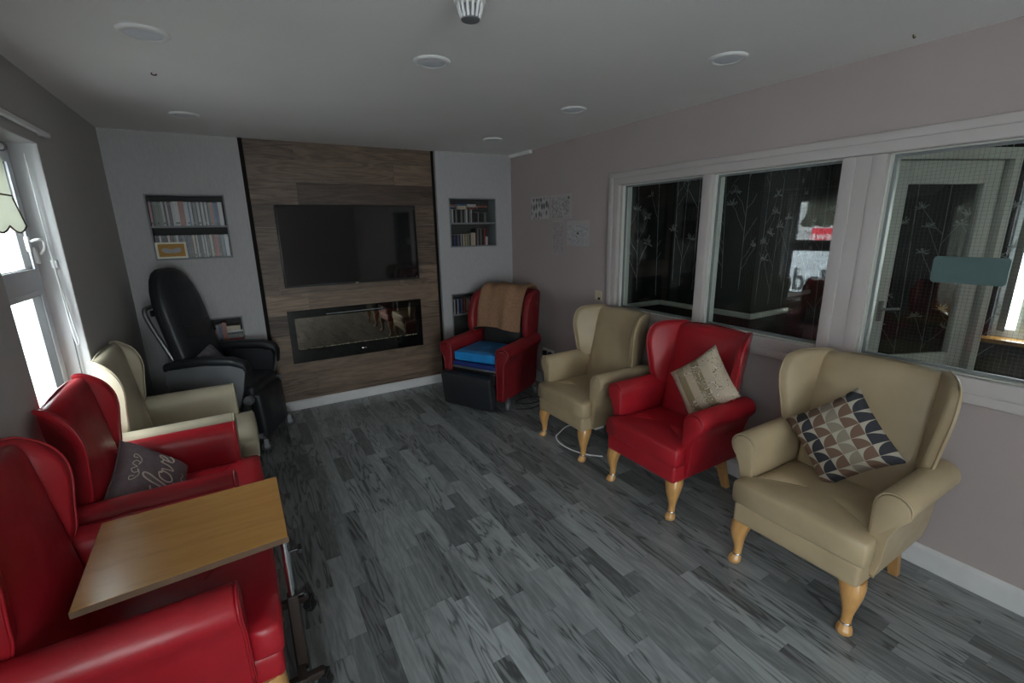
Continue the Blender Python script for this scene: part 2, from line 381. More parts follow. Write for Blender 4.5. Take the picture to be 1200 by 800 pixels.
def catmull(pts, n=6, closed=False):
    out = []; m = len(pts); P = [Vector(p) for p in pts]
    for i in range(m if closed else m-1):
        g = lambda k: P[k % m] if closed else P[max(0, min(m-1, k))]
        a, b, c, d = g(i-1), g(i), g(i+1), g(i+2)
        for k in range(n):
            t = k/n; out.append(.5*((2*b)+(c-a)*t+(2*a-5*b+4*c-d)*t*t+(3*b-a-3*c+d)*t**3))
    if not closed: out.append(P[-1])
    return out
def wall_grid(mb, axis, t0, t1, a0, a1, z0, z1, holes):
    """slab of thickness t0..t1 across `axis` (0 or 1) with rectangular holes (a,b,z,z)"""
    A = sorted({a0, a1, *[h[0] for h in holes], *[h[1] for h in holes]}); Z = sorted({z0, z1, *[h[2] for h in holes], *[h[3] for h in holes]})
    for i in range(len(A)-1):
        for j in range(len(Z)-1):
            ca, cz = (A[i]+A[i+1])/2, (Z[j]+Z[j+1])/2
            if any(h[0] < ca < h[1] and h[2] < cz < h[3] for h in holes): continue
            if axis == 0: mb.box(t0, t1, A[i], A[i+1], Z[j], Z[j+1])
            else: mb.box(A[i], A[i+1], t0, t1, Z[j], Z[j+1])
    return mb
ONES = ['zeroth', 'first', 'second', 'third', 'fourth', 'fifth', 'sixth', 'seventh', 'eighth', 'ninth', 'tenth', 'eleventh', 'twelfth', 'thirteenth',
        'fourteenth', 'fifteenth', 'sixteenth', 'seventeenth', 'eighteenth', 'nineteenth']
def ordinal(n):
    if n < 20: return ONES[n]
    t = {2: ('twentieth', 'twenty'), 3: ('thirtieth', 'thirty'), 4: ('fortieth', 'forty')}[n//10]
    return t[0] if n % 10 == 0 else t[1]+'-'+ONES[n % 10]

# ------------------------------------------------------------------ room shell
NW = (2.36, 3.14, .76, 2.083)                 # window in the left wall: y0,y1,z0,z1
WIN2 = (-2.3, .0, .80, 2.12)                 # second window in the left wall, beside and behind the camera
struct(wall_grid(MB(), 0, XL-.168, XL, YF, 4.76, 0, H, [NW, WIN2]).build('wall_left', M['wall_l']))
RW = (.10, 2.822, .98, 1.963)
struct(wall_grid(MB(), 0, XR, XR+.12, YF, 4.76, 0, H, [RW]).build('wall_right', M['wall']))
struct(wall_grid(MB(), 1, YF-.25, YF, XL-.25, XR+.12, 0, H, [(-.62, .72, .06, 2.12)]).build('wall_front', M['wall']))
NL = [(-.538, -.012, 1.449, 1.953), (-.545, -.020, .45, .952)]
NR = [(1.953, 2.502, 1.457, 1.957), (1.932, 2.50, .46, .970)]
XA, XB = .145, 1.828
mb = MB()
wall_grid(mb, 1, 4.56, 4.72, XL, XA, 0, H, NL); wall_grid(mb, 1, 4.52, 4.72, XB, XR, 0, H, NR)
mb.box(XA, XB, 4.59, 4.72, 0, H); mb.box(XL-.25, XR+.12, 4.72, 4.82, 0, H)
wb = struct(mb.build('wall_back', M['paper']))
struct(MB().box(XL-.25, XR+.12, YF-.25, 4.82, H, H+.1).build('ceiling', M['ceil']))

# floor: base slab and printed planks
floor = struct(MB().box(XL-.02, XR+.02, YF, 4.6, -.08, -.004).build('floor', M['nichedark']))
W = .0762; planks = []
for i in range(46):
    x0 = XL+i*W; x1 = min(x0+W, XR)
    if x1-x0 < .01: continue
    y = YF-rnd.random()*.4
    while y < 4.57:
        L = rnd.choice((.30, .36, .42, .42, .48, .55)); tone = min(1, max(0, rnd.gauss(.46, .22)))
        planks.append((x0, x1, max(y, YF), min(y+L, 4.6), tone)); y += L
def plank_area(p):
    q = [project((x, y, 0)) for x, y in ((p[0], p[2]), (p[1], p[2]), (p[1], p[3]), (p[0], p[3]))]
    if any(c is None for c in q): return 0
    c = (sum(a[0] for a in q)/4, sum(a[1] for a in q)/4)
    if not (0 < c[0] < 1200 and 0 < c[1] < 800) or p[1] < .02 or (p[0] > 2.0 and p[3] < 3.0 and p[2] > .6) or (p[0] > 1.6 and p[2] > 3.5): return 0
    return abs(sum(q[k][0]*q[(k+1) % 4][1]-q[(k+1) % 4][0]*q[k][1] for k in range(4)))/2
planks.sort(key=plank_area, reverse=True)
G = .0005
for p in planks[:300]:
    MB().box(p[0]+G, p[1]-G, p[2]+G, p[3]-G, -.004, 0, p[4]).build('plank', M['floor'], floor)
mb = MB()
for p in planks[300:]:
    if p[3]-p[2] > .01: mb.box(p[0]+G, p[1]-G, p[2]+G, p[3]-G, -.004, 0, p[4])
o = mb.build('planking', M['floor'], floor); o['kind'] = 'stuff'

# brown plank panelling between the two boxed-out ends, its dark edge trims
rows = [(2.255, 2.40, [.555]), (2.068, 2.255, [1.42]), (1.880, 2.068, [.545]), (1.690, 1.880, [1.30]), (1.480, 1.690, [.80]), (1.290, 1.480, [.145, 1.05]),
        (1.100, 1.290, [1.407, .30]), (.910, 1.100, [.527]), (.720, .910, [1.55]), (.530, .720, [.95]), (.340, .530, [1.394]), (.150, .340, [.522]), (.0, .150, [1.1])]
for z0, z1, cuts in rows:
    xs = [XA+.032]+sorted(c for c in cuts if XA+.05 < c < XB-.05)+[XB-.024]
    for a, b in zip(xs, xs[1:]):
        MB().box(a+.0006, b-.0006, 4.574+rnd.random()*.001, 4.590, z0+.0006, z1-.0006, min(1, max(0, rnd.gauss(.45, .16)))).build('panel_plank', M['panel'], wb)
MB().box(XA, XA+.032, 4.560, 4.59, 0, H).build('edge_trim', M['dark_trim'], wb); MB().box(XB-.024, XB, 4.562, 4.59, 0, H).build('edge_trim', M['dark_trim'], wb)

# skirting boards
def skirting(name, x0, x1, y0, y1, h=.088):
    mb = MB(); mb.box(x0, x1, y0, y1, 0, h-.016)
    if x1-x0 > y1-y0: mb.add([(x0, y0, h-.016), (x1, y0, h-.016), (x1, y1, h-.016), (x0, y1, h-.016), (x0, y1-.006, h), (x1, y1-.006, h), (x1, y1, h), (x0, y1, h)], [(0, 1, 5, 4), (4, 5, 6, 7), (0, 4, 7, 3), (1, 2, 6, 5)])
    elif x0 > 1: mb.add([(x0, y0, h-.016), (x0, y1, h-.016), (x1, y1, h-.016), (x1, y0, h-.016), (x1-.006, y0, h), (x1-.006, y1, h), (x1, y1, h), (x1, y0, h)], [(0, 1, 5, 4), (4, 5, 6, 7), (0, 4, 7, 3), (1, 2, 6, 5)])
    return struct(mb.build(name, M['skirt']))
skirting('baseboard_back', XA, XB, 4.552, 4.574); skirting('baseboard_back', XL, XA, 4.540, 4.56); skirting('baseboard_back', XB, XR-.02, 4.50, 4.52)
skirting('baseboard_right', XR-.02, XR, YF, 4.52, .11); skirting('baseboard_left', XL, XL+.018, YF, 4.54)
struct(MB().box(XR-.035, XR, 4.10, 4.50, H-.03, H).build('trim_1', M['white']), 'short white trim strip in the ceiling corner')

# window in the left wall -------------------------------------------------
y0, y1, z0, z1 = NW
win = thing('window_1', 'white plastic window in the left wall', 'window', (0, 0, 0)); del win['category']; struct(win)
mb = MB(); e = .004
mb.box(-.896, XL-.002, y1-.004, y1+.002, z0, z1); mb.box(-.896, XL-.002, y0-.002, y0+.004, z0, z1); mb.box(-.896, XL-.002, y0, y1, z1-.004, z1+.002)
mb.build('reveal', M['reveal'], win)
MB().rbox((-.80, (y0+y1)/2, z0-.012), (.09, (y1-y0)/2-.006, .014), .008).build('window_board', M['upvc'], win, 40)
FX = -.835                                      # room-side face of the outer frame
def frame_rect(name, xa, xb, ya, yb, za, zb, w, mat, parent):
    mb = MB(); mb.box(xa, xb, ya, ya+w, za, zb); mb.box(xa, xb, yb-w, yb, za, zb); mb.box(xa, xb, ya+w, yb-w, za, za+w); mb.box(xa, xb, ya+w, yb-w, zb-w, zb)
    return mb.build(name, mat, parent)
frame_rect('outer_frame', FX-.06, FX, y0+.005, y1-.005, z0+.004, z1-.005, .055, M['upvc'], win)
MB().box(FX-.06, FX+.002, y0+.06, y1-.06, 1.40, 1.465).build('transom', M['upvc'], win)
cs = frame_rect('casement', FX-.045, FX+.012, y0+.05, y1-.05, 1.455, z1-.05, .05, M['upvc'], win)
frame_rect('gasket', FX-.02, FX+.003, y0+.098, y1-.098, 1.503, z1-.098, .006, M['blackm'], cs)
frame_rect('glazing_bead', FX-.03, FX+.004, y0+.058, y1-.058, z0+.058, 1.402, .022, M['upvc'], win)
frame_rect('gasket', FX-.03, FX+.001, y0+.078, y1-.078, z0+.078, 1.382, .006, M['blackm'], win)
MB().box(FX-.035, FX-.031, y0+.05, y1-.05, z0+.05, 1.41).build('pane', M['glass'], win); MB().box(FX-.035, FX-.031, y0+.09, y1-.09, 1.49, z1-.09).build('pane', M['glass'], win)
hd = MB().rbox((FX+.016, 3.02, 1.62), (.008, .014, .035), .006).build('handle', M['white'], win, 40)
MB().tube(catmull([(FX+.02, 3.02, 1.63), (FX+.05, 3.03, 1.64), (FX+.06, 3.06, 1.635), (FX+.05, 3.09, 1.60), (FX+.03, 3.10, 1.57)]), .006).build('lever', M['white'], hd, 50)
MB().rbox((FX+.012, 3.085, 1.565), (.012, .018, .04), .008).build('restrictor', M['white'], win, 40)
# second window beside the camera and the big one behind it
for nm, (a, b, c, d) in (('window_2', WIN2),):
    w = thing(nm, 'white plastic window beside the camera', 'window'); del w['category']; struct(w)
    frame_rect('outer_frame', FX-.06, FX, a+.005, b-.005, c+.004, d-.005, .055, M['upvc'], w); MB().box(FX-.06, FX, (a+b)/2-.03, (a+b)/2+.03, c+.05, d-.05).build('mullion', M['upvc'], w)
    MB().box(FX-.035, FX-.031, a+.05, b-.05, c+.05, d-.05).build('pane', M['glass'], w)
w = thing('window_3', 'glazed white garden door in the wall behind the camera', 'window'); del w['category']; struct(w)
mb = MB(); mb.box(-.61, .71, YF-.16, YF-.1, .065, .12); mb.box(-.61, .71, YF-.16, YF-.1, 2.05, 2.115)
for x in (-.61, .02, .645): mb.box(x, x+.06, YF-.16, YF-.1, .12, 2.05)
mb.build('outer_frame', M['upvc'], w); MB().box(-.56, .66, YF-.135, YF-.131, .10, 2.07).build('pane', M['glass'], w)

# roman blind, its cord, curtain rail
bl = thing('roman_blind', 'cream blind with scalloped brown-edged hem in the left window', 'blind', (FX+.024, 0, 0))
BY0, BY1 = y0+.07, y1-.145
ys = [BY0+(BY1-BY0)*i/60 for i in range(61)]
hem = lambda y: 1.700-.028*abs(math.sin((y-BY0)/(BY1-BY0)*3*PI))
taper = lambda y, z: y-(max(0, min(1, (z-1.70)/.12))*.06)*(y-BY0)/(BY1-BY0)
n = len(ys); zs = (None, 1.76, 1.82, 1.90, 2.03)
mb = MB(); fv = []; q = []
for dx in (-.003, .003):
    for z in zs:
        for y in ys: zz = hem(y) if z is None else z; fv.append((dx+(.006 if z is None else .003 if z < 1.8 else 0), taper(y, zz), zz))
L_ = n*len(zs)
for r_ in range(len(zs)-1):
    for i in range(n-1): k_ = r_*n+i; q += [(k_, k_+1, k_+n+1, k_+n), (L_+k_, L_+k_+n, L_+k_+n+1, L_+k_+1)]
for i in range(n-1): q.append((i, L_+i, L_+i+1, i+1))
mb.add(fv, q); mb.build('fabric', M['blindfab'], bl, 40)
MB().tube([(.009, y, hem(y)) for y in ys], .004, 6).build('hem_edging', M['brownedge'], bl, 60)
MB().tube([(.009, BY1, 1.70), (.007, taper(BY1, 1.76), 1.76), (.004, taper(BY1, 1.82), 1.82)], .004, 6).build('side_edging', M['brownedge'], bl, 60)
MB().tube([(.005, BY0, 1.83), (.005, taper(BY1, 1.83), 1.83)], .004, 6).build('fold_rod', M['brownedge'], bl, 60)
MB().lathe([(.014, BY0), (.014, BY1-.05)], (.006, 0, 2.035), 16, 1).build('roller', M['white'], bl, 40)
MB().lathe([(.020, -.006), (.020, .006)], (.006, BY1-.045, 2.035), 16, 1).build('end_bracket', M['greypl'], bl, 40)
cd = thing('blind_cord', 'white bead cord hanging in a loop beside the left window', 'cord', (0, 0, 0))
MB().tube(catmull([(FX+.06, 3.11, 2.03), (FX+.062, 3.112, 1.6), (FX+.075, 3.115, 1.25), (FX+.085, 3.10, 1.13), (FX+.075, 3.085, 1.15), (FX+.064, 3.108, 1.45), (FX+.06, 3.112, 1.62)]), .0028, 6).build('loop', M['white'], cd, 60)
MB().tube([(FX+.066, 3.115, 1.30), (FX+.06, 3.12, .93)], .003, 6).build('tail', M['greypl'], cd, 60)
MB().rbox((FX+.062, 3.124, 1.52), (.012, .008, .02), .005).build('cord_clip', M['white'], cd, 40)
cr = thing('curtain_rail', 'slim white curtain rail on the left wall above the window', 'rail', (XL+.02, 0, 2.133))
MB().rbox((0, 2.70, 0), (.010, .56, .012), .005).build('track', M['white'], cr, 40); MB().box(-.02, 0, 3.18, 3.21, -.01, .01).build('bracket', M['white'], cr)

# glazed partition in the right wall --------------------------------------
pt = thing('window_4', 'pink-white glazed partition in the right wall', 'window'); del pt['category']; struct(pt)
G0 = XR+.062
def arch(x, ya, yb, za, zb): MB().rbox((x, (ya+yb)/2, (za+zb)/2), (.014, (yb-ya)/2, (zb-za)/2), .007, 2, mid=1).build('architrave', M['gloss'], pt, 40)
arch(XR-.012, -.1, 2.935, 2.015, 2.057); arch(XR-.008, -.1, 2.90, 1.963, 2.018); arch(XR-.012, 2.885, 2.935, .87, 2.03); arch(XR-.008, 2.822, 2.888, .97, 1.97)
arch(XR-.012, -.1, 2.935, .868, .915); arch(XR-.008, -.1, 2.90, .912, .982)
MB().rbox((XR+.035, 2.027, 1.4715), (.05, .034, .4915), .006, 2, mid=1).build('mullion', M['gloss'], pt, 40)
pm = MB().rbox((XR+.035, 1.150, 1.4715), (.046, .095, .4915), .006, 2, mid=1).build('mullion', M['gloss'], pt, 40)
for yy in (1.085, 1.215): MB().rbox((XR-.010, yy, 1.4715), (.004, .030, .490), .003, 2, mid=1).build('cover_strip', M['gloss'], pm, 40)
panes = [(2.061, 2.822, 0), (1.245, 1.993, -2.3), (.10, 1.055, 0)]
for k, (a, b, tilt) in enumerate(panes):
    za, zb = .98, 1.963
    mb = MB(); mb.box(XR+.02, XR+.118, a, a+.006, za, zb); mb.box(XR+.02, XR+.118, b-.006, b, za, zb); mb.box(XR+.02, XR+.118, a, b, zb-.006, zb); mb.box(XR+.02, XR+.118, a, b, za, za+.006)
    mb.build('rebate', M['doorw'], pt)
    frame_rect('glazing_bead', G0-.016, G0-.004, a+.006, b-.006, za+.006, zb-.006, .012, M['greyframe'], pt)
    g = MB().box(-.003, .003, -(b-a)/2+.012, (b-a)/2-.012, za+.008, zb-.008).build('pane', M['wired'], pt)
    g.location = (G0+.014, (a+b)/2, 0); g.rotation_euler = (0, math.radians(-tilt*.29), math.radians(-tilt)); g.location.x -= 1.47*math.sin(math.radians(-tilt*.29))
    if k:
        mb = MB(); hw = (b-a)/2-.02; t = .0003; st = .0165
        for i in range(int(2*hw/st)): yy = -hw+i*st; mb.box(.0042, .0050, yy-t, yy+t, za+.012, zb-.012)
        for i in range(int((zb-za-.03)/st)): zz = za+.015+i*st; mb.box(.0042, .0050, -hw, hw, zz-t, zz+t)
        wm = mb.build('wire_mesh', M['wire'], g)
mb = MB(); poly = []
for cy, cz, a0 in ((.60, 1.478, 90), (.60, 1.392, 180), (.82, 1.392, 270), (.82, 1.478, 0)):
    for i in range(6):
        a = math.radians(a0+18*i); poly.append((cy+.016*math.cos(a), cz+.016*math.sin(a)))
mb.prism(poly, 0, G0+.000, G0+.002); o = mb.build('frosted_band', M['frost'], pt)

# room on the far side of the partition ------------------------------------
def branches(mb, axis, t, a0, a1, z0, z1, count, face=-1):
    """flat silver saplings printed on the wallpaper"""
    def put(p, q, w0, w1):
        dx, dz = q[0]-p[0], q[1]-p[1]; L = math.hypot(dx, dz) or 1; nx, nz = -dz/L, dx/L
        pts = [(p[0]+nx*w0, p[1]+nz*w0), (p[0]-nx*w0, p[1]-nz*w0), (q[0]-nx*w1, q[1]-nz*w1), (q[0]+nx*w1, q[1]+nz*w1)]
        if any(not (a0 < u < a1 and z0 < v < z1) for u, v in pts): return
        mb.add([((t, u, v) if axis == 0 else (u, t, v)) for u, v in pts], [(0, 1, 2, 3)])
    for k in range(count):
        x = a0+(k+.5)/count*(a1-a0)+rnd.uniform(-.05, .05); z = z0+rnd.random()*.2; lean = rnd.uniform(-.05, .05)
        while z < z1:
            nz = z+rnd.uniform(.05, .14); nx = x+lean*(nz-z)
            put((x, z), (nx, nz), .0032 if rnd.random() < .75 else .001, .0028); x, z = nx, nz
            if rnd.random() < .45:
                s = rnd.choice((-1, 1)); bx, bz = x, z
                for j in range(4):
                    ex, ez = bx+s*rnd.uniform(.015, .05), bz+rnd.uniform(.04, .07); put((bx, bz), (ex, ez), .002, .0015); bx, bz = ex, ez
                for j in range(16):
                    a = rnd.uniform(-.4, PI+.4); r = rnd.uniform(.015, .06); put((bx, bz), (bx+r*math.cos(a), bz+r*math.sin(a)), .0012, .004)
X2 = 5.2
mb = MB(); mb.box(XR+.12, 3.55, 3.02, 3.12, 0, H); wall_n = struct(mb.build('wall_corridor_end', M['darkpaper']))
mb = MB(); branches(mb, 1, 3.0185, XR+.14, 3.44, .97, 2.35, 3); mb.build('wallpaper_print', M['silver'], wall_n)
wall_c = struct(MB().box(3.44, 3.95, 2.10, 3.02, 0, H).build('wall_corridor_side', M['darkpaper']))
mb = MB(); branches(mb, 0, 3.4385, 2.11, 3.0, .97, 2.38, 6); branches(mb, 1, 2.0985, 3.45, 3.94, .97, 2.38, 3); mb.build('wallpaper_print', M['silver'], wall_c)
W5 = (-.35, 1.14, .72, 1.98)
mb = wall_grid(MB(), 0, X2, X2+.2, -1.6, 3.1, 0, H, [W5]); wall_f = struct(mb.build('wall_corridor_far', M['darkpaper']))
mb = MB(); branches(mb, 0, X2-.0015, 1.06, 2.6, .3, 2.38, 8); mb.build('wallpaper_print', M['silver'], wall_f)
mb = MB(); mb.box(3.95, X2, 2.55, 2.65, 0, H); wall_g = struct(mb.build('wall_corridor_back', M['darkpaper']))
mb = MB(); branches(mb, 1, 2.5485, 3.96, X2-.02, .97, 2.38, 8); mb.build('wallpaper_print', M['silver'], wall_g)
struct(MB().box(XR+.12, X2, -1.7, -1.6, 0, H).build('wall_corridor_front', M['darkpaper']))
struct(MB().box(XR+.12, X2+.2, -1.7, 3.12, -.08, -.002).build('floor_corridor', M['slate'])); struct(MB().box(XR+.12, X2+.2, -1.7, 3.12, H, H+.1).build('ceiling_corridor', M['ceil']))
def rail(ax, *b): return MB().rbox(((b[0]+b[1])/2, (b[2]+b[3])/2, .935), ((b[1]-b[0])/2, (b[3]-b[2])/2, .022), .008, 2, mid=1).build('dado_rail', M['doorw'], ax, 40)
rail(wall_n, XR+.125, 3.425, 2.995, 3.02); rail(wall_c, 3.415, 3.44, 2.085, 2.995); rail(wall_c, 3.416, 3.945, 2.075, 2.10); rail(wall_g, 3.96, X2-.01, 2.525, 2.55)
# window with vertical blinds in that room
vb = thing('window_5', 'window with vertical blinds in the room beyond the glass', 'window'); del vb['category']; struct(vb)
frame_rect('outer_frame', X2+.08, X2+.14, W5[0], W5[1], W5[2], W5[3], .06, M['upvc'], vb); MB().box(X2+.10, X2+.104, W5[0]+.05, W5[1]-.05, W5[2]+.05, W5[3]-.05).build('pane', M['glass'], vb)
MB().rbox((X2-.01, (W5[0]+W5[1])/2, W5[2]-.015), (.10, (W5[1]-W5[0])/2+.06, .016), .006).build('window_board', M['oak'], vb, 40)
sm = None
for i in range(14):
    yy = W5[0]+.05+i*.105
    s_ = MB().add([(-.028, -.03, .78), (.028, .03, .78), (.028, .03, 1.97), (-.028, -.03, 1.97), (-.027, -.031, .78), (.029, .029, .78), (.029, .029, 1.97), (-.027, -.031, 1.97)],
                  [(0, 1, 2, 3), (4, 7, 6, 5), (0, 3, 7, 4), (1, 5, 6, 2), (0, 4, 5, 1), (3, 2, 6, 7)]).build('blind_slat', M['slat'], vb) if sm is None else bpy.data.objects.new('blind_slat', sm)
    if sm is None: sm = s_.data
    else: COL.objects.link(s_); s_.parent = vb
    s_.location = (X2-.03, yy, 0)
# glazed door standing ajar
dr = thing('door_1', 'white glazed door standing ajar beyond the partition', 'door', (3.70, 1.42, 0), math.radians(-24)); del dr['category']; struct(dr)
def dbox(n, x0, x1, z0, z1, m=None, y=.022, parent=None): return MB().rbox(((x0+x1)/2, 0, (z0+z1)/2), ((x1-x0)/2, y, (z1-z0)/2), .005, 2, mid=1).build(n, m or M['doorw'], parent or dr, 40)
dbox('stile', 0, .12, 0, 2.025); dbox('stile', .68, .80, 0, 2.025); dbox('rail', .12, .68, 1.88, 2.025); dbox('rail', .12, .68, 0, .72); dbox('pane', .12, .68, .72, 1.88, M['wired'], .003)
hd = MB().rbox((.07, -.026, 1.05), (.02, .006, .07), .004).build('handle', M['steel'], dr, 40); MB().tube(catmull([(.07, -.03, 1.07), (.07, -.065, 1.07), (.10, -.07, 1.07), (.17, -.068, 1.068)]), .009).build('lever', M['steel'], hd, 50)
jb = thing('door_2', 'pale wooden door frame beyond the partition', 'door frame', (3.55, 1.48, 0), math.radians(-24)); del jb['category']; struct(jb)
MB().box(-.06, .06, -.04, .04, 0, 2.1).build('jamb', M['doorw'], jb); MB().box(.06, 1.06, -.04, .04, 2.03, 2.1).build('head', M['doorw'], jb); MB().box(1.0, 1.06, -.04, .04, 0, 2.03).build('jamb', M['doorw'], jb)

# ------------------------------------------------------------------ outside the left window
struct(MB().box(-16, 8, -16, 60, -1.3, -1.2).build('ground_street', M['asphalt']))
hs = thing('house', 'grey rendered house with red shop sign across the street', 'building', (-12, 8, -1.2))
MB().box(-4, 0, -34, 22, 0, 9).build('wall', M['render'], hs)  # extra height and length added to block sky light at the left windows
for i in range(15):
    f = MB().box(-.02, .03, -31+i*3.4, -29.6+i*3.4, 4.2, 5.8).build('window', M['upvc'], hs); MB().box(.03, .04, -30.9+i*3.4, -29.7+i*3.4, 4.3, 5.7).build('pane', M['slate'], f)
sg = thing('shop_sign', 'red shop fascia sign reading NEWS', 'sign', (-11.95, 7.1, 1.32))
MB().box(0, .08, -1.1, .20, 0, .44).build('board', M['signred'], sg)
def text_mesh(txt, size, name, mat, parent, loc, rot, depth=.004):
    c = bpy.data.curves.new(name, 'FONT'); c.body = txt; c.size = size; c.extrude = depth; c.align_x = 'CENTER'; c.resolution_u = 4; c.offset = size*.012
    o = bpy.data.objects.new(name, c); COL.objects.link(o); dg = bpy.context.evaluated_depsgraph_get()
    me = bpy.data.meshes.new_from_object(o.evaluated_get(dg)); bpy.data.objects.remove(o)
    me.materials.clear(); me.materials.append(mat); m = bpy.data.objects.new(name, me); COL.objects.link(m); m.parent = parent; m.location = loc; m.rotation_euler = rot; return m
text_mesh('NEWS', .27, 'lettering', M['white'], sg, (.09, -.20, .06), (PI/2, 0, PI/2))
van = thing('delivery_van', 'white delivery van with grey dpd lettering outside the window', 'van', (-4.2, 4.6, -1.18))
side = [(-2.6, .45), (2.5, .45), (2.6, .6), (2.6, 2.3), (2.45, 2.45), (-1.5, 2.45), (-1.9, 2.2), (-2.3, 1.5), (-2.6, 1.25)]
MB().prism([(y, z) for y, z in side], 0, -1.8, 0).build('body', M['vanw'], van)
for z in (1.0, 2.12, 2.28): MB().box(0, .012, -1.2, 2.5, z, z+.025).build('side_ridge', M['vanw'], van)
text_mesh('dpd', .60, 'lettering', M['vang'], van, (.016, -.52, 1.69), (PI/2, 0, PI/2)).scale.x = .80
MB().add([(.01, -2.2, 1.45), (.01, -1.35, 1.45), (.01, -1.45, 2.1), (.01, -1.85, 2.1)], [(0, 1, 2, 3)]).build('cab_window', M['slate'], van)
for y in (-1.6, 1.6):
    MB().lathe([(.34, -.02), (.36, 0), (.36, .2), (.3, .22)], (-.2, y, .36), 24, 0).build('wheel', M['rubber'], van, 40)

# ------------------------------------------------------------------ ceiling fittings
def downlight(x, y, label):
    t = thing('downlight', label, 'ceiling light', (x, y, H), 0, 'recessed ceiling downlights')
    MB().lathe([(.062, -.001), (.060, -.008), (.066, -.011), (.078, -.010), (.084, -.006), (.086, 0)], (0, 0, 0), 36, cap=False).build('bezel', M['white'], t, 40)
    MB().lathe([(.062, -.006), (.058, -.0075), (.02, -.008), (.0005, -.008)], (0, 0, 0), 36, cap=False).build('diffuser', M['diff'], t, 40)
downlight(-.181, 2.405, 'round white recessed ceiling light nearest the left window')
downlight(.899, 2.195, 'round white recessed ceiling light behind the smoke detector, mid ceiling')
downlight(2.092, 1.519, 'round white recessed ceiling light above the right-hand beige chair')
downlight(2.044, 2.605, 'round white recessed ceiling light above the farther beige chair on the right')
downlight(-.154, 3.844, 'round white recessed ceiling light above the black recliner')
downlight(2.062, 3.756, 'round white recessed ceiling light in the far right ceiling corner')
sd = thing('smoke_detector', 'white round smoke detector hanging from the ceiling', 'smoke detector', (.765, 1.52, H))
MB().lathe([(.052, 0), (.053, -.025), (.050, -.042), (.040, -.046)], n=36).build('base', M['white'], sd, 40)
MB().lathe([(.030, -.044), (.028, -.080), (.004, -.081)], n=24).build('core', M['greyframe'], sd, 40)
for k in range(14):
    a = 2*PI*k/14; MB().tube([(.041*math.cos(a), .041*math.sin(a), -.044), (.036*math.cos(a), .036*math.sin(a), -.066), (.029*math.cos(a), .029*math.sin(a), -.084)], .0042, 6).build('fin', M['white'], sd, 60)
MB().lathe([(.031, -.080), (.030, -.088), (.024, -.090), (.0005, -.090)], n=30, cap=False).build('cap', M['greypl'], sd, 40)
for x, y, lb in ((-.22, 2.95, 'tiny brass hook in the ceiling near the left window'), (2.54, .98, 'tiny brass hook in the ceiling at the right edge')):
    tag(MB().tube(catmull([(x, y, H), (x, y, H-.008), (x+.012, y, H-.010), (x+.02, y, H-.004)]), .0028, 6).build('ceiling_hook', M['brownedge'], smooth=60), lb, 'hook')

# ------------------------------------------------------------------ wall niches, shelf contents
def niche(h, yf, shelf_z, label, depth=.165):
    x0, x1, z0, z1 = h; b = .012
    t = thing('wall_niche', label, 'shelf', (0, 0, 0), 0, 'grey shelf niches in the back wall')
    MB().box(x0+.001, x0+b, yf-.003, yf+depth, z0, z1).build('side_board', M['greyframe'], t); MB().box(x1-b, x1-.001, yf-.003, yf+depth, z0, z1).build('side_board', M['greyframe'], t)
    MB().box(x0+b, x1-b, yf-.003, yf+depth, z1-b, z1-.001).build('top_board', M['greyframe'], t); MB().box(x0+b, x1-b, yf-.003, yf+depth, z0+.001, z0+b).build('bottom_board', M['greyframe'], t)
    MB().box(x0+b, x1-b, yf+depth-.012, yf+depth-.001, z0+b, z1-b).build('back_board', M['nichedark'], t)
    MB().box(x0+b, x1-b, yf+.004, yf+depth-.012, shelf_z-.008, shelf_z+.008).build('shelf_board', M['greyframe'], t)
    return t
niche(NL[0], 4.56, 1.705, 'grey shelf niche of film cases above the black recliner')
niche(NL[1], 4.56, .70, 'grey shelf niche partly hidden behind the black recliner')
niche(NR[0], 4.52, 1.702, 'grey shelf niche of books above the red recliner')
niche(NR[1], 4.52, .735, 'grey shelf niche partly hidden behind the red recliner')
SP = {'white': ((.55, .54, .53), (.10, .10, .12)), 'black': ((.015, .015, .018), (.40, .40, .40)), 'grey': ((.20, .20, .19), (.45, .44, .42)), 'pink': ((.50, .22, .26), (.5, .4, .4)),
      'red': ((.34, .025, .025), (.5, .45, .4)), 'brown': ((.30, .075, .04), (.5, .4, .33)), 'blue': ((.04, .12, .30), (.5, .5, .5)), 'navy': ((.03, .04, .12), (.4, .4, .42)), 'cream': ((.52, .45, .31), (.1, .08, .06)),
      'yellow': ((.42, .34, .09), (.06, .05, .04)), 'orange': ((.52, .14, .06), (.5, .45, .4)), 'green': ((.14, .19, .13), (.45, .45, .4)), 'maroon': ((.15, .025, .03), (.5, .42, .25))}
SP = {k: tuple(tuple(x*(.66 if k != 'black' else .5) for x in c) for c in v) for k, v in SP.items()}
SM = {k: spine_mat('%s_spine' % k, *v) for k, v in SP.items()}
PAGES = plain('page_block', (.50, .46, .38), .9, .1, var=.1, vscale=200)
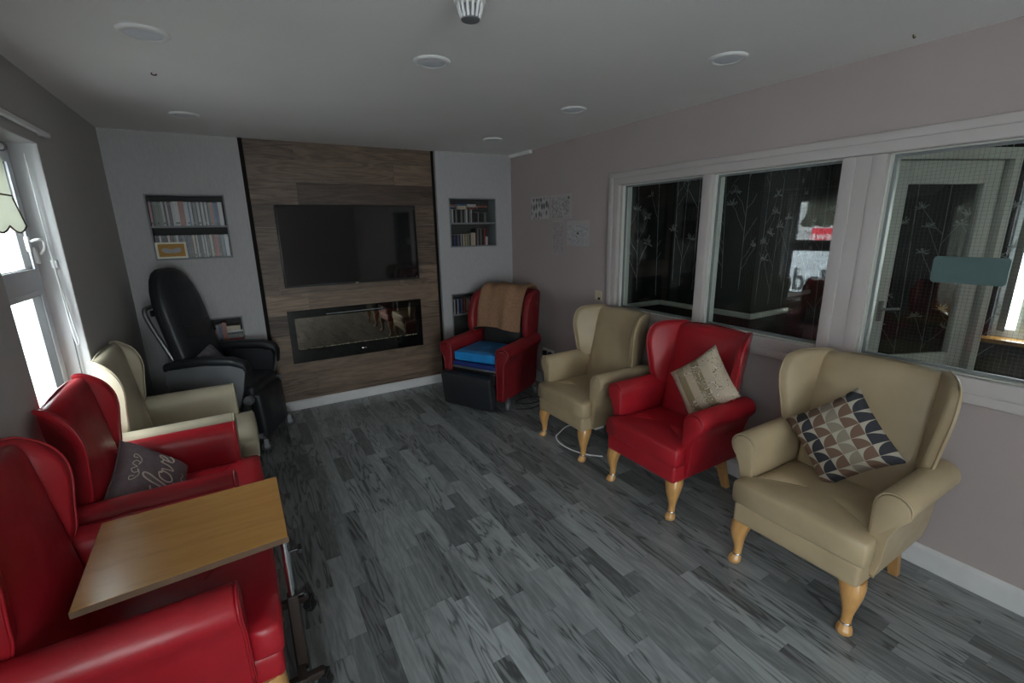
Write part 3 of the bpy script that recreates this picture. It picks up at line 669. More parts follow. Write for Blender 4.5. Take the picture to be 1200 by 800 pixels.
def case_row(name, cat, x, yf, z, items, where, group, hgt, dep=.122, cover=None, xmax=None):
    """upright spines from left to right; items = (colour, width, height factor)"""
    for k, it in enumerate(items, 1):
        c, w = ('black' if cat == 'film case' and it[0] == 'grey' and k % 2 else it[0]), it[1]; h = hgt*(it[2] if len(it) > 2 else 1); lean = .0015; yo = rnd.uniform(0, .010)
        if xmax and x+w > xmax: break
        o = thing(name, '%s %s, %s from the left %s' % (c, cat, ordinal(k), where), cat, (x+w/2, yf+yo, z), 0, group)
        mb = MB(); g = w/2-.0006
        mb.add([(-g, .0, 0), (g, .0, 0), (g, dep, 0), (-g, dep, 0), (-g+lean, .0, h), (g+lean, .0, h), (g+lean, dep, h), (-g+lean, dep, h)], [(0, 1, 5, 4), (1, 2, 6, 5), (2, 3, 7, 6), (3, 0, 4, 7), (0, 3, 2, 1), (4, 5, 6, 7)])
        mb.build('cover' if cat == 'book' else 'case', SM[c], o)
        if cat == 'book': MB().add([(-g*.75+lean, .004, h), (g*.75+lean, .004, h), (g*.75+lean, dep-.002, h), (-g*.75+lean, dep-.002, h), (-g*.75+lean, .004, h+.0012), (g*.75+lean, .004, h+.0012), (g*.75+lean, dep-.002, h+.0012), (-g*.75+lean, dep-.002, h+.0012)], [(0, 1, 5, 4), (1, 2, 6, 5), (2, 3, 7, 6), (3, 0, 4, 7), (4, 5, 6, 7)]).build('pages', PAGES, o)
        elif k % 3 == 1: MB().box(-g*.92, g*.92, -.0012, .0, h*.08, h*.15).build('spine_logo', SM['black' if c != 'black' else 'grey'], o)
        x += w
    return x
def flat_pile(name, cat, x, yf, z, items, where, group, dep=.12):
    for k, (c, w, t) in enumerate(items, 1):
        pos = 'bottom of' if k == 1 else ('top of' if k == len(items) else ordinal(k)+' up in')
        o = thing(name, 'flat %s %s, %s the pile %s' % (c, cat, pos, where), cat, (x+rnd.uniform(0, .006), yf+rnd.uniform(0, .01), z), 0, group)
        MB().box(0, w, 0, dep, 0, t*.18).build('cover', SM[c], o); MB().box(.002, w-.002, .002, dep-.003, t*.18, t*.82).build('pages', SM[c] if cat != 'book' else PAGES, o); MB().box(0, w, 0, dep, t*.82, t-.0006).build('cover', SM[c], o)
        MB().box(0, w, 0, .0018, t*.18, t*.82).build('spine', SM[c], o)
        z += t
d = .0136
row = [('pink', d), ('black', d*.8), ('green', d), ('grey', d), ('green', d), ('grey', d*.9), ('white', d), ('black', d), ('white', d*.8), ('maroon', d), ('navy', d*.8), ('white', d), ('white', .034, 1.02), ('brown', .034, 1.03), ('white', d), ('white', d), ('blue', d*.8),
       ('white', d*.9), ('black', d), ('grey', d), ('black', d*.8), ('white', d), ('black', d), ('white', d), ('grey', d), ('white', d*.8), ('black', d), ('grey', d), ('orange', d), ('blue', d), ('navy', d), ('navy', d*.8), ('white', .030), ('white', d), ('black', d), ('yellow', d*.8), ('black', d*.7), ('yellow', d*.9), ('black', d)]
case_row('dvd_case', 'film case', NL[0][0]+.016, 4.580, 1.7132, row, 'on the upper left-hand film shelf', 'film cases on the upper left shelf', .182, xmax=NL[0][1]-.013)
row = [('grey', d), ('black', d), ('white', d), ('black', d), ('grey', d), ('black', d), ('white', d), ('maroon', d), ('black', d), ('green', d), ('white', d), ('navy', d), ('black', d), ('grey', d), ('black', d), ('navy', d), ('black', d), ('black', d), ('cream', d), ('black', d*.7), ('white', d*.7), ('black', d*.7), ('grey', d*.8), ('black', d*.7), ('white', d*.7), ('black', d*.7),
       ('white', d*.7), ('black', d), ('grey', d), ('cream', d), ('grey', d), ('red', d), ('red', d*.9), ('black', d*.8), ('grey', d), ('green', d), ('blue', d*.8), ('white', d), ('white', d), ('white', d), ('white', d*.8)]
case_row('dvd_case', 'film case', NL[0][0]+.016, 4.580, 1.4616, row, 'on the lower left-hand film shelf', 'film cases on the lower left shelf', .178, xmax=NL[0][1]-.013)
pf = thing('picture_frame', 'small ivory picture frame with a plaque on cork, leaning against film cases', 'picture frame', (-.425, 4.551, 1.4622))
pf.rotation_euler = (math.radians(-3), 0, 0)
fw, fh = .100, .062
for a in ((-fw, fw, .112, .124+.002), (-fw, fw, 0, .014), (-fw, -fw+.014, .014, .112), (fw-.014, fw, .014, .112)): MB().box(a[0], a[1], 0, .012, a[2], a[3]).build('frame_bar', M['ivory'], pf)
MB().box(-fw+.013, fw-.013, .006, .010, .013, .113).build('cork_mount', M['cork'], pf)
pts = [(p.x, p.y) for p in catmull([(-.064, .002, 0), (-.052, .018, 0), (-.030, .016, 0), (0, .008, 0), (.030, .016, 0), (.052, .018, 0), (.064, .002, 0), (.048, -.016, 0), (.012, -.022, 0), (0, -.017, 0), (-.012, -.022, 0), (-.048, -.016, 0)], 4, True)]
MB().prism([(p[0], p[1]+.063) for p in pts], 1, .004, .0065).build('plaque', M['plaque'], pf)
# right niche
bk = [('grey', .018), ('white', .016), ('black', .024), ('grey', .02), ('black', .022), ('black', .018), ('grey', .022), ('black', .018), ('grey', .02), ('white', .02), ('black', .018), ('grey', .022), ('white', .014), ('black', .03, .8), ('black', .034, .75), ('grey', .02, .8), ('black', .028, .74), ('black', .028, .74), ('green', .03, .74)]
case_row('book', 'book', NR[0][0]+.016, 4.534, 1.7102, bk, 'upright on the right-hand niche, upper shelf', 'books on the upper right shelf', .132, xmax=NR[0][1]-.03)
for i, (x, it) in enumerate(((1.975, [('navy', .062, .02), ('grey', .060, .016), ('brown', .058, .012)]), (2.046, [('cream', .108, .034), ('blue', .104, .020)]), (2.166, [('maroon', .108, .022), ('white', .104, .028)]), (2.286, [('black', .104, .018), ('brown', .118, .020)]))):
    flat_pile('book', 'book', x, 4.536, 1.7102+.1342+(.002), it, 'on the upright books, '+ONES[i+1]+' pile along', 'books on the upper right shelf', .11)
bk = [('black', .030), ('navy', .026), ('black', .018), ('grey', .012), ('navy', .022), ('cream', .014), ('black', .012), ('white', .016), ('navy', .012), ('yellow', .018), ('grey', .034), ('black', .014), ('cream', .034, 1.12), ('white', .016, 1.12), ('red', .008, 1.1), ('black', .018, 1.5), ('grey', .014, 1.5), ('black', .026, 1.52), ('grey', .014, 1.5), ('black', .028, 1.53), ('red', .020, 1.55), ('white', .028, .75)]
case_row('book', 'book', NR[0][0]+.016, 4.534, 1.4697, bk, 'upright on the right-hand niche, lower shelf', 'books on the lower right shelf', .118, xmax=NR[0][1]-.02)
row = [('black', d), ('white', d), ('grey', d), ('black', d), ('white', d*.8), ('navy', d), ('grey', d), ('blue', d), ('brown', d), ('black', d), ('orange', d), ('black', d), ('white', d), ('grey', d), ('white', d), ('black', d), ('black', d), ('white', d), ('grey', d), ('blue', d)]
case_row('dvd_case', 'film case', NR[1][0]+.018, 4.534, .7432, row, 'in the low niche behind the red recliner', 'film cases in the low right niche', .165)
bk = [('cream', .022, .86), ('black', .018, .9), ('red', .030, 1.0), ('pink', .036, .74), ('grey', .020, .95), ('navy', .024, .97), ('brown', .036, 1.02)]
case_row('book', 'book', -.335, 4.574, .7082, bk, 'standing in the low niche behind the black recliner', 'books in the low left niche', .19)
flat_pile('book', 'book', -.155, 4.574, .7082, [('red', .118, .052), ('grey', .118, .034), ('black', .116, .020), ('white', .118, .016), ('cream', .104, .040)], 'in the low niche behind the black recliner', 'books in the low left niche')

# ------------------------------------------------------------------ television and fireplace
tv = thing('television', 'large black flat television on the brown panelling', 'television', (.965, 4.53, 1.52))
MB().rbox((0, 0, 0), (.623, .018, .358), .006, 2, mid=1).build('casing', M['blackpl'], tv, 40)
MB().box(-.612, .612, -.0195, -.0178, -.340, .348).build('screen', M['tv'], tv)
MB().box(-.012, .012, -.0205, -.019, -.353, -.349).build('badge', M['white'], tv); MB().box(-.2, .2, .018, .043, -.15, .15).build('wall_bracket', M['blackm'], tv)
fp = thing('electric_fireplace', 'long black glass electric fire set low in the brown panelling', 'fireplace', (.963, 4.552, .70))
MB().box(-.632, .632, 0, .02, .175, .246).build('top_surround', M['blackglass'], fp); MB().box(-.632, .632, 0, .02, -.246, -.125).build('bottom_surround', M['blackglass'], fp)
MB().box(-.632, -.577, 0, .02, -.125, .175).build('side_surround', M['blackglass'], fp); MB().box(.580, .632, 0, .02, -.125, .175).build('side_surround', M['blackglass'], fp)
MB().box(-.577, .580, .010, .019, -.125, .175).build('mirror_glass', M['fireglass'], fp)
MB().box(-.30, .23, -.001, .0, .190, .196).build('vent_strip', M['greypl'], fp)
MB().rbox((.02, -.001, -.185), (.022, .002, .006), .0015, 2, mid=1).build('badge', M['chrome'], fp, 40)
mb = MB()
for i in range(170):
    x = rnd.uniform(-.57, .57); r = rnd.uniform(.003, .0075); z = -.124+r*.7; y = .0035
    mb.add([(x-r, y, z), (x+r, y, z), (x, y-r*.5, z), (x, y+r*.5, z), (x, y, z+r), (x, y, z-r*.6)], [(0, 2, 4), (2, 1, 4), (1, 3, 4), (3, 0, 4), (2, 0, 5), (1, 2, 5), (3, 1, 5), (0, 3, 5)])
o = mb.build('ember_bed', M['ember'], fp); o['kind'] = 'stuff'

# ------------------------------------------------------------------ wing chairs
def ring_se(cx, cy, z, hx, hy, n=32, e=4.0, bulge=0):
    out = []
    for k in range(n):
        a = 2*PI*k/n; c, s = math.cos(a), math.sin(a)
        x = hx*math.copysign(abs(c)**(2/e), c); y = hy*math.copysign(abs(s)**(2/e), s)
        if bulge and y < 0: y -= bulge*(1-(x/hx)**2)
        out.append((cx+x, cy+y, z))
    return out
def arm_profile(s, zb, inner=.245, zt=.655, outer=.366, foot=.285):
    """outline of one arm front, x to the outside, s = side sign"""
    r = (outer-inner)/2; cx = (outer+inner)/2; cz = zt-r
    pts = [(inner, zb), (inner, zb+(cz-zb)*.5), (inner-.002, cz-.01)]
    for k in range(1, 12):
        a = PI-PI*1.12*k/11; pts.append((cx+r*math.cos(a), cz+r*math.sin(a)))
    pts += [(inner+(outer-inner)*.72, cz-r*1.05), (foot+.022, cz-.13), (foot+.012, zb+.07), (foot, zb)]
    return [(s*x, z) for x, z in pts]
def wing_chair(loc, rotz, mat, label, left=False, group='wing-back armchairs'):
    t = thing('wing_armchair', label, 'armchair', loc, rotz, group)
    if left: yb = lambda z: .190+.13*(z-.4); yr = lambda z: .275+.09*(z-.4); w0 = .205; top = 1.05
    else: yb = lambda z: .090+.23*(z-.4); yr = lambda z: .215+.19*(z-.4); w0 = .060; top = 1.03
    # seat rail and T-shaped cushion
    MB().rbox((0, -.045, .287), (.272, .295, .056), .022, 3).build('seat_rail', mat, t, 50)
    yc = yb(.42)+.02; out = []
    base = [(-.283, -.335), (-.272, -.347), (-.14, -.352), (0, -.354), (.14, -.352), (.272, -.347), (.283, -.335), (.284, -.29), (.280, -.262), (.262, -.252), (.243, -.24), (.241, -.1), (.238, yc), (0, yc), (-.238, yc), (-.241, -.1), (-.243, -.24), (-.262, -.252), (-.280, -.262), (-.284, -.29)]
    def rg(s, z, dz=0): return [((x)*s, -.10+(y+.10)*s, z+dz*(1-min(1, abs(x)/.28)**2)) for x, y in base]
    MB().loft([rg(.965, .338), rg(.99, .342), rg(1, .352), rg(1.004, .39), rg(1, .425), rg(.988, .440, .002), rg(.96, .448, .005), rg(.8, .454, .010), rg(.5, .458, .012), rg(.2, .459, .013)]).build('seat_cushion', mat, t, 60)
    # arms
    for s in (-1, 1):
        pr = arm_profile(s, .262)
        a = MB(); ya, yb_ = -.246, yr(.5)-.01
        cx = s*.300
        def sh(p, k): return (cx+(p[0]-cx)*k, .46+(p[1]-.46)*k)
        rings = [[(sh(p, k)[0], y, sh(p, k)[1]) for p in pr] for y, k in ((ya, .965), (ya+.006, 1), (yb_, 1))]
        ar = a.loft(rings).build('arm', mat, t, 50)
        rings = [[(sh(p, k)[0], y, sh(p, k)[1]) for p in pr] for y, k in ((ya-.012, .90), (ya-.010, .93), (ya+.004, .945))]
        MB().loft(rings).build('arm_front', mat, ar, 50)
        MB().tube([(sh(p, .978)[0], ya-.004, sh(p, .978)[1]) for p in pr], .0048, 6, True).build('piping', mat, ar, 70)
    # back
    rings = []
    for z, kx, ky in ((.27, .96, .9), (.30, 1, 1), (.45, 1, 1), (.6, 1, 1), (.75, 1, 1), (.88, 1, 1), (top-.06, 1, 1), (top-.03, .99, .95), (top-.012, .96, .80), (top-.002, .92, .55), (top, .86, .3)):
        c = (yb(z)+yr(z))/2; hw = .232+.012*(z-.4)/.6
        r_ = ring_se(0, c, z, hw*kx, (yr(z)-yb(z))/2*ky, 36, 6, .020*ky)
        rings.append([(x, y, zz-(.022*(x/hw)**2 if z > .9 else 0)) for x, y, zz in r_])
    MB().loft(rings).build('backrest', mat, t, 50)
    # flared wings
    A0 = yb(0)+.075; Bz = yb(1)-yb(0)
    front = catmull([(w0+.045, .60, 0), (w0+.016, .67, 0), (w0+.006, .76, 0), (w0-.004, .86, 0), (w0+.004, .93, 0), (w0+.034, .99, 0), (w0+.085, top-.015, 0), (max(w0+.12, yb(1)-.0), top-.008, 0)], 5)
    outl = [(p.x, p.y) for p in front]+[(yr(1.0)-.012, top-.012), (yr(.95)-.010, .95), (yr(.8)-.01, .8), (yr(.6)-.01, .60)]
    cyy = sum(p[0] for p in outl)/len(outl); czz = .82
    k = .46
    for s in (-1, 1):
        def P3(p, off, sc_=1.0):
            y = cyy+(p[0]-cyy)*sc_; z = czz+(p[1]-czz)*sc_
            return (s*(.222+k*(A0+Bz*z-y)+off), y, z)
        rings = [[P3(p, o_, q) for p in outl] for o_, q in ((-.022, .86), (-.019, .94), (-.008, .995), (.010, 1.0), (.022, .985), (.026, .95))]
        wg = MB().loft(rings).build('wing', mat, t, 45)
        MB().tube([P3(p, .017, 1.0) for p in outl[:-3]], .0046, 6).build('piping', mat, wg, 70)
    # legs
    for s in (-1, 1):
        prof = [(.245, .232, -.282, .047), (.215, .240, -.292, .046), (.175, .247, -.303, .038), (.13, .247, -.304, .028), (.085, .244, -.300, .0205), (.05, .244, -.302, .0185), (.036, .245, -.307, .022), (.022, .247, -.314, .029), (.008, .248, -.318, .030), (0, .248, -.317, .024)]
        lg = MB().loft([ring_se(s*x, y, z, r, r, 16, 2.6 if z > .12 else 2) for z, x, y, r in prof]).build('leg', M['legwood'], t, 60)
        MB().lathe([(.0215, .040), (.0235, .044), (.0215, .048)], (s*.2445, -.3045, 0), 16, cap=False).build('ankle_band', M['chrome'], lg, 60)
        MB().loft([[(s*x+dx*w, y+dy*w, z) for dx, dy in ((-1, -1), (1, -1), (1, 1), (-1, 1))] for z, x, y, w in ((.28, .212, .15 if not left else .2, .024), (.15, .212, .19 if not left else .225, .022), (0, .212, .25 if not left else .26, .018))]).build('leg', M['legwood'], t, 30)
    return t
wing_chair((2.27, .885, 0), -PI/2, M['beige'], 'beige wing armchair on the right with the geometric cushion')
wing_chair((2.27, 1.787, 0), -PI/2, M['red'], 'red wing armchair on the right with the damask cushion')
wing_chair((2.27, 2.586, 0), -PI/2, M['beige'], 'empty beige wing armchair below the partition, next to the red recliner')
wing_chair((-.385, 1.695, 0), PI/2, M['red'], 'red wing armchair in the near left corner behind the table', True)
wing_chair((-.385, 2.470, 0), PI/2, M['red'], 'red wing armchair on the left holding the Love cushion', True)
wing_chair((-.385, 3.222, 0), PI/2, M['beige_l'], 'pale beige wing armchair between red armchair and black recliner', True)

# ------------------------------------------------------------------ cushions
def pillow(name, label, c, u, v, hu, hv, T, mat, fold=.0, group=None):
    """cushion centred at c; u, v are its in-plane axes"""
    u = Vector(u).normalized(); v = Vector(v); v = (v-u*v.dot(u)).normalized(); w = u.cross(v)
    n = 28; vs = []; fs = []
    def pos(a, b, side):
        x = hu*a*(1-.075*(1-b*b)*abs(a)); y = hv*b*(1-.075*(1-a*a)*abs(b))
        z = side*T*(max(0, (1-a**4))*max(0, (1-b**4)))**.55+fold*math.sin(3*a+1)*math.sin(2*b+.6)*(1-a*a)*(1-b*b)
        return (x, y, z)
    for side in (1, -1):
        for i in range(n+1):
            for j in range(n+1): vs.append(pos(2*i/n-1, 2*j/n-1, side))
    for side in (0, 1):
        k = side*(n+1)**2
        for i in range(n):
            for j in range(n):
                q = (k+i*(n+1)+j, k+(i+1)*(n+1)+j, k+(i+1)*(n+1)+j+1, k+i*(n+1)+j+1); fs.append(q if not side else q[::-1])
    o = thing(name, label, 'cushion', c, 0, group)
    o.matrix_world = Matrix(((u.x, v.x, w.x, c[0]), (u.y, v.y, w.y, c[1]), (u.z, v.z, w.z, c[2]), (0, 0, 0, 1)))
    mb = MB().add(vs, fs); cov = mb.build('cover', mat, o)
    bm = bmesh.new(); bm.from_mesh(cov.data); bmesh.ops.remove_doubles(bm, verts=bm.verts[:], dist=.0004); bmesh.ops.recalc_face_normals(bm, faces=bm.faces[:]); bm.to_mesh(cov.data); bm.free()
    cov.data.polygons.foreach_set('use_smooth', [True]*len(cov.data.polygons))
    edge = [pos(2*i/n-1, -1, 0) for i in range(n)]+[pos(1, 2*i/n-1, 0) for i in range(n)]+[pos(1-2*i/n, 1, 0) for i in range(n)]+[pos(-1, 1-2*i/n, 0) for i in range(n)]
    MB().tube(edge, .0025, 5, True).build('seam', mat, o, 70)
    return o, pos
def from_corners(Lc, Tc, Rc, Bc):
    Lc, Tc, Rc, Bc = map(Vector, (Lc, Tc, Rc, Bc)); c = (Lc+Tc+Rc+Bc)/4
    u = ((Tc-Lc)+(Rc-Bc))/2; v = ((Lc-Bc)+(Tc-Rc))/2
    return c, u, v, u.length/2, v.length/2
c, u, v, hu, hv = from_corners((2.307, 1.153, .668), (2.367, .891, .92), (2.305, .654, .66), (2.252, .914, .445))
pillow('scatter_cushion', 'square cushion with brown and navy geometric shapes on the beige chair', c, u, v, hu*1.02, hv*1.02, .062, M['geo'])
c, u, v, hu, hv = from_corners((2.316, 1.908, .708), (2.376, 1.644, .956), (2.317, 1.419, .711), (2.266, 1.671, .500))
pillow('scatter_cushion', 'gold striped damask cushion on the red chair on the right', c, u, v, hu*1.02, hv*1.02, .06, M['damask'])
lv, lpos = pillow('scatter_cushion', 'mauve cushion embroidered with the word Love on a red chair', (-.475, 2.437, .560), (.01, .435, .105), (-.19, -.005, .20), .222, .160, .062, M['mauve'], .006)
def stitch(pts, r, name):
    """thread laid on the front of the Love cushion, points in -1..1 of its face"""
    q = [lpos(p.x, p.y, 1) for p in catmull([(a, b, 0) for a, b in pts], 7)]
    MB().tube([(x, y, z+.0005) for x, y, z in q], r, 6).build(name, M['thread'], lv, 70)
stitch([(-.44, .20), (-.58, .12), (-.72, -.04), (-.74, -.24), (-.62, -.36), (-.48, -.28), (-.38, -.06), (-.32, .20), (-.24, .40), (-.14, .44), (-.12, .32), (-.20, .08), (-.30, -.20), (-.40, -.42), (-.46, -.46), (-.36, -.44), (-.24, -.48), (-.14, -.40)], .0034, 'letter_l')
stitch([(.02, .05), (-.12, -.02), (-.17, -.22), (-.08, -.36), (.06, -.28), (.10, -.08), (.02, .05), (.06, -.04), (.16, -.02)], .0032, 'letter_o')
stitch([(.16, -.02), (.20, -.20), (.24, -.36), (.34, -.22), (.38, .02), (.42, -.02), (.50, -.04)], .0032, 'letter_v')
stitch([(.50, -.22), (.62, -.12), (.66, .02), (.58, .06), (.50, -.10), (.52, -.30), (.64, -.36), (.78, -.26)], .0032, 'letter_e')
for s in (-1, 1):
    stitch([(.0, .62), (s*.08, .74), (s*.18, .68), (s*.14, .58), (s*.06, .60), (s*.20, .54), (s*.34, .62), (s*.40, .72), (s*.30, .74), (s*.28, .64)], .0018, 'flourish')
stitch([(-.1, -.70), (.0, -.64), (.06, -.72), (.14, -.64), (.22, -.72), (.30, -.66)], .0014, 'flourish')
pillow('scatter_cushion', 'small grey velvet cushion on the black recliner', (-.275, 4.15, .675), (.30, .90, .25), (-.42, .15, .85), .15, .14, .05, M['greycush'], .01)

# ------------------------------------------------------------------ casters
def caster(parent, x, y, r=.035, mat=None, steel=None, ang=.4):
    w = MB(); w.lathe([(r*.55, -.014), (r*.95, -.013), (r, -.008), (r, .008), (r*.95, .013), (r*.55, .014)], (0, 0, 0), 24, 0)
    o = w.build('caster', mat or M['rubber'], parent, 40); o.location = (x, y, r); o.rotation_euler = (0, 0, ang)
    MB().lathe([(r*.5, -.0155), (.004, -.017), (.004, .017), (r*.5, .0155)], (0, 0, 0), 16, 0).build('hub', M['greypl'], o, 40)
    mb = MB(); mb.box(-.020, -.016, -.012, .018, -.006, r+.014); mb.box(.016, .020, -.012, .018, -.006, r+.014); mb.box(-.020, .020, -.012, .018, r+.010, r+.016); mb.lathe([(.008, r+.014), (.008, r+.035)], (0, .006, 0), 10)
    mb.build('fork', steel or M['steel'], o)
    return o

# ------------------------------------------------------------------ black tilting recliner
rc = thing('care_recliner', 'black tall-backed care recliner on wheels in the far left corner', 'recliner', (-.18, 4.13, 0), math.radians(65))
rings = []
for z, hw, dp in ((.44, .23, .05), (.50, .245, .068), (.65, .25, .07), (.80, .25, .07), (.95, .25, .07), (1.08, .248, .07), (1.18, .235, .068), (1.26, .212, .064), (1.33, .175, .058), (1.375, .135, .05), (1.40, .09, .035), (1.408, .04, .015)):
    cy = .13+.19*(z-.44); rings.append(ring_se(0, cy, z, hw, dp, 36, 3.6, .012))
bk_ = MB().loft(rings).build('backrest', M['black_l'], rc, 50)
MB().tube([(x, y+.004, z) for x, y, z in [(s*hw*.985, .13+.19*(z-.44), z) for s, zz in ((-1, 0),) for z, hw in ((.5, .245), (.8, .25), (1.08, .248), (1.18, .235), (1.26, .212), (1.33, .175), (1.375, .135), (1.40, .09))]+[(hw*.985, .13+.19*(z-.44), z) for z, hw in reversed(((.5, .245), (.8, .25), (1.08, .248), (1.18, .235), (1.26, .212), (1.33, .175), (1.375, .135), (1.40, .09)))]], .005, 6).build('piping', M['blackfab'], bk_, 70)
for z in (.98, .90): MB().tube(catmull([(-.17, .060+.19*(z-.44), z+.02), (-.08, .053+.19*(z-.44), z), (.08, .053+.19*(z-.44), z-.005), (.17, .060+.19*(z-.44), z+.02)]), .006, 6).build('crease', M['black_l'], bk_, 70)
MB().rbox((0, -.03, .47), (.225, .25, .055), .035, 3, .012).build('seat', M['black_l'], rc, 50)
lr = MB().rbox((0, -.278, .275), (.215, .045, .185), .035, 3, .012, rot=Matrix.Rotation(math.radians(-3), 3, 'X'), crown_axis=1).build('leg_rest', M['black_l'], rc, 50)
for s in (-1, 1):
    prof = [(-.262, .70), (-.275, .66), (-.245, .52), (-.20, .38), (-.05, .33), (.16, .33), (.25, .40), (.27, .62), (.25, .70), (.0, .725), (-.16, .72)]
    MB().prism(prof, 0, s*.292, s*.306).build('side_panel', M['greypl'], rc, 40)
    MB().prism([(y*.96, z-.012) for y, z in prof], 0, s*.236, s*.292).build('arm_body', M['black_l'], rc, 40)
    path = [(-.285, .60), (-.292, .67), (-.272, .712), (-.18, .742), (-.02, .750), (.14, .742), (.27, .715)]
    rings = [[(p[0], y, z+p[1]) for p in ring_se(s*.272, 0, 0, .045*f, .032*f, 14, 2.8)] for (y, z), f in zip(path, (.7, .95, 1, 1, 1, 1, .9))]
    MB().loft(rings).build('arm_pad', M['black_l'], rc, 50)
    MB().lathe([(.001, -.02), (.032, -.018), (.036, 0), (.034, .02), (.02, .028), (.001, .03)], (s*.272, -.255, .43), 20, 0).build('pivot_cover', M['greypl'], rc, 40)
mb = MB()
for s in (-1, 1): mb.box(s*.22-.018, s*.22+.018, -.30, .34, .10, .14); mb.box(s*.20-.015, s*.20+.015, -.02, .05, .14, .42)
mb.box(-.2, .2, -.10, -.05, .10, .14); mb.box(-.2, .2, .26, .30, .10, .14); mb.build('base_frame', M['greypl'], rc)
MB().tube(catmull([(-.21, .235, .72), (-.215, .29, .86), (-.20, .37, 1.04), (-.18, .395, 1.12), (-.10, .40, 1.135), (.10, .40, 1.135), (.18, .395, 1.12), (.20, .37, 1.04), (.215, .29, .86), (.21, .235, .72)]), .016, 10).build('push_handle', M['steel'], rc, 60)
MB().rbox((-.12, .335, 1.09), (.02, .055, .022), .008).build('tilt_lever', M['blackpl'], rc, 40)
for x in (-.24, .24):
    for y in (-.32, .33): caster(rc, x, y, .045, ang=.5)

# ------------------------------------------------------------------ red riser recliner with its cushions and towel
RA = math.radians(-62); RL = Vector((2.10, 3.88, 0))
rr_ = thing('riser_recliner', 'red winged riser recliner with black footrest in the far right corner', 'recliner', RL, RA)
for s in (-1, 1):
    pr = arm_profile(s, .095, .255, .615, .388, .315); ya, ye = -.37, .25
    cx = s*.32
    sh = lambda p, k: (cx+(p[0]-cx)*k, .4+(p[1]-.4)*k)
    ar = MB().loft([[(sh(p, k)[0], y, sh(p, k)[1]+(.02 if y > 0 else 0)*(1 if p[1] > .3 else 0)) for p in pr] for y, k in ((ya, .97), (ya+.006, 1), (ye, 1))]).build('arm', M['red_shaded'], rr_, 50)
    MB().loft([[(sh(p, k)[0], y, sh(p, k)[1]) for p in pr] for y, k in ((ya-.016, .83), (ya-.013, .87), (ya+.003, .89))]).build('arm_front', M['red_shaded'], ar, 50)
    MB().tube([(sh(p, .955)[0], ya-.006, sh(p, .955)[1]) for p in pr], .011, 6, True).build('piping', M['red_shaded'], ar, 70)
    MB().tube([(sh(p, .84)[0], ya-.016, sh(p, .84)[1]) for p in pr], .006, 6, True).build('piping', M['red_shaded'], ar, 70)
    ob = [(.06, .60), (.035, .66), (.03, .75), (.05, .86), (.09, .96), (.15, 1.015), (.24, 1.04), (.37, 1.04), (.36, .9), (.30, .60)]
    ob = [(p.x, p.y) for p in catmull([(a, b, 0) for a, b in ob], 4)]
    rings = [[(s*(.30+o_+.12*(.2-(.2+(p[0]-.2)*q))), .2+(p[0]-.2)*q, .82+(p[1]-.82)*q) for p in ob] for o_, q in ((-.035, .88), (-.03, .95), (-.012, 1), (.012, 1), (.032, .96), (.036, .9))]
    MB().loft(rings).build('wing', M['red_shaded'], rr_, 45)
rings = []
for z, kx, ky in ((.40, .97, .9), (.44, 1, 1), (.6, 1, 1), (.8, 1, 1), (.96, 1, 1), (1.02, .99, .9), (1.045, .96, .65), (1.052, .9, .3)):
    c = .20+.20*(z-.4); rings.append(ring_se(0, c, z, .275*kx, .075*ky, 36, 5, .02))
MB().loft(rings).build('backrest', M['red_shaded'], rr_, 50)
rings = []
for z, kx, ky in ((.455, .9, .6), (.47, .97, .9), (.55, 1, 1), (.65, 1, 1), (.72, .98, .95), (.78, .95, .7), (.80, .9, .3)):
    c = .125+.20*(z-.4); rings.append([(x+.006*math.sin(z*40+x*9), y+.006*math.sin(x*14+z*50), zz) for x, y, zz in ring_se(0, c, z, .235*kx, .055*ky, 36, 3.5, .02)])
MB().loft(rings).build('lumbar_cover', M['blackfab'], rr_, 50)
MB().rbox((0, -.06, .31), (.25, .30, .06), .02, 3).build('seat_base', M['blackpl'], rr_, 50)
MB().rbox((0, -.372, .375), (.245, .010, .012), .006, 2).build('front_bar', M['steel'], rr_, 50)
MB().rbox((0, -.36, .30), (.235, .025, .05), .008, 2).build('mechanism', M['blackm'], rr_, 50)
MB().rbox((0, -.470, .195), (.280, .042, .165), .024, 3, .014, rot=Matrix.Rotation(math.radians(7), 3, 'X'), crown_axis=1).build('footrest', M['black_l'], rr_, 50)
MB().rbox((0, .08, .16), (.24, .2, .05), .01).build('base_frame', M['blackm'], rr_, 40)
MB().rbox((-.30, .12, .652), (.045, .075, .014), .008).build('handset', M['blackpl'], rr_, 40)
for x in (-.325, .325):
    caster(rr_, x, -.30, .040, M['greypl'], ang=.3); caster(rr_, x, .22, .040, M['greypl'], ang=.6)
Rz = Matrix.Rotation(RA, 4, 'Z')
def on_riser(p): q = Rz @ Vector((p[0], p[1], p[2], 1)); return (q.x+RL.x, q.y+RL.y, q.z)
sp_ = thing('seat_pad', 'navy blue vinyl pad under the bright blue cushion', 'cushion', on_riser((0, -.135, .372)), RA)
MB().rbox((0, 0, .030), (.246, .245, .028), .022, 3, .004).build('cover', M['navy'], sp_, 50); MB().tube([(-.246, -.235, .03), (0, -.246, .03), (.246, -.235, .03)], .004, 6).build('seam', M['navy'], sp_, 60)
bc = thing('pressure_cushion', 'bright blue vinyl pressure cushion on the red recliner', 'cushion', on_riser((-.005, -.135, .4375)), RA+.05)
MB().rbox((0, 0, .042), (.228, .232, .042), .012, 3, .004).build('cover', M['blue'], bc, 50)
pm_ = plain('printed_label_panel', (.03, .16, .36), .5, .3, var=.5, vscale=60, stretch=(1, 3, 1)); MB().box(-.18, .18, -.16, .17, .0842, .0875).build('printed_panel', pm_, bc)
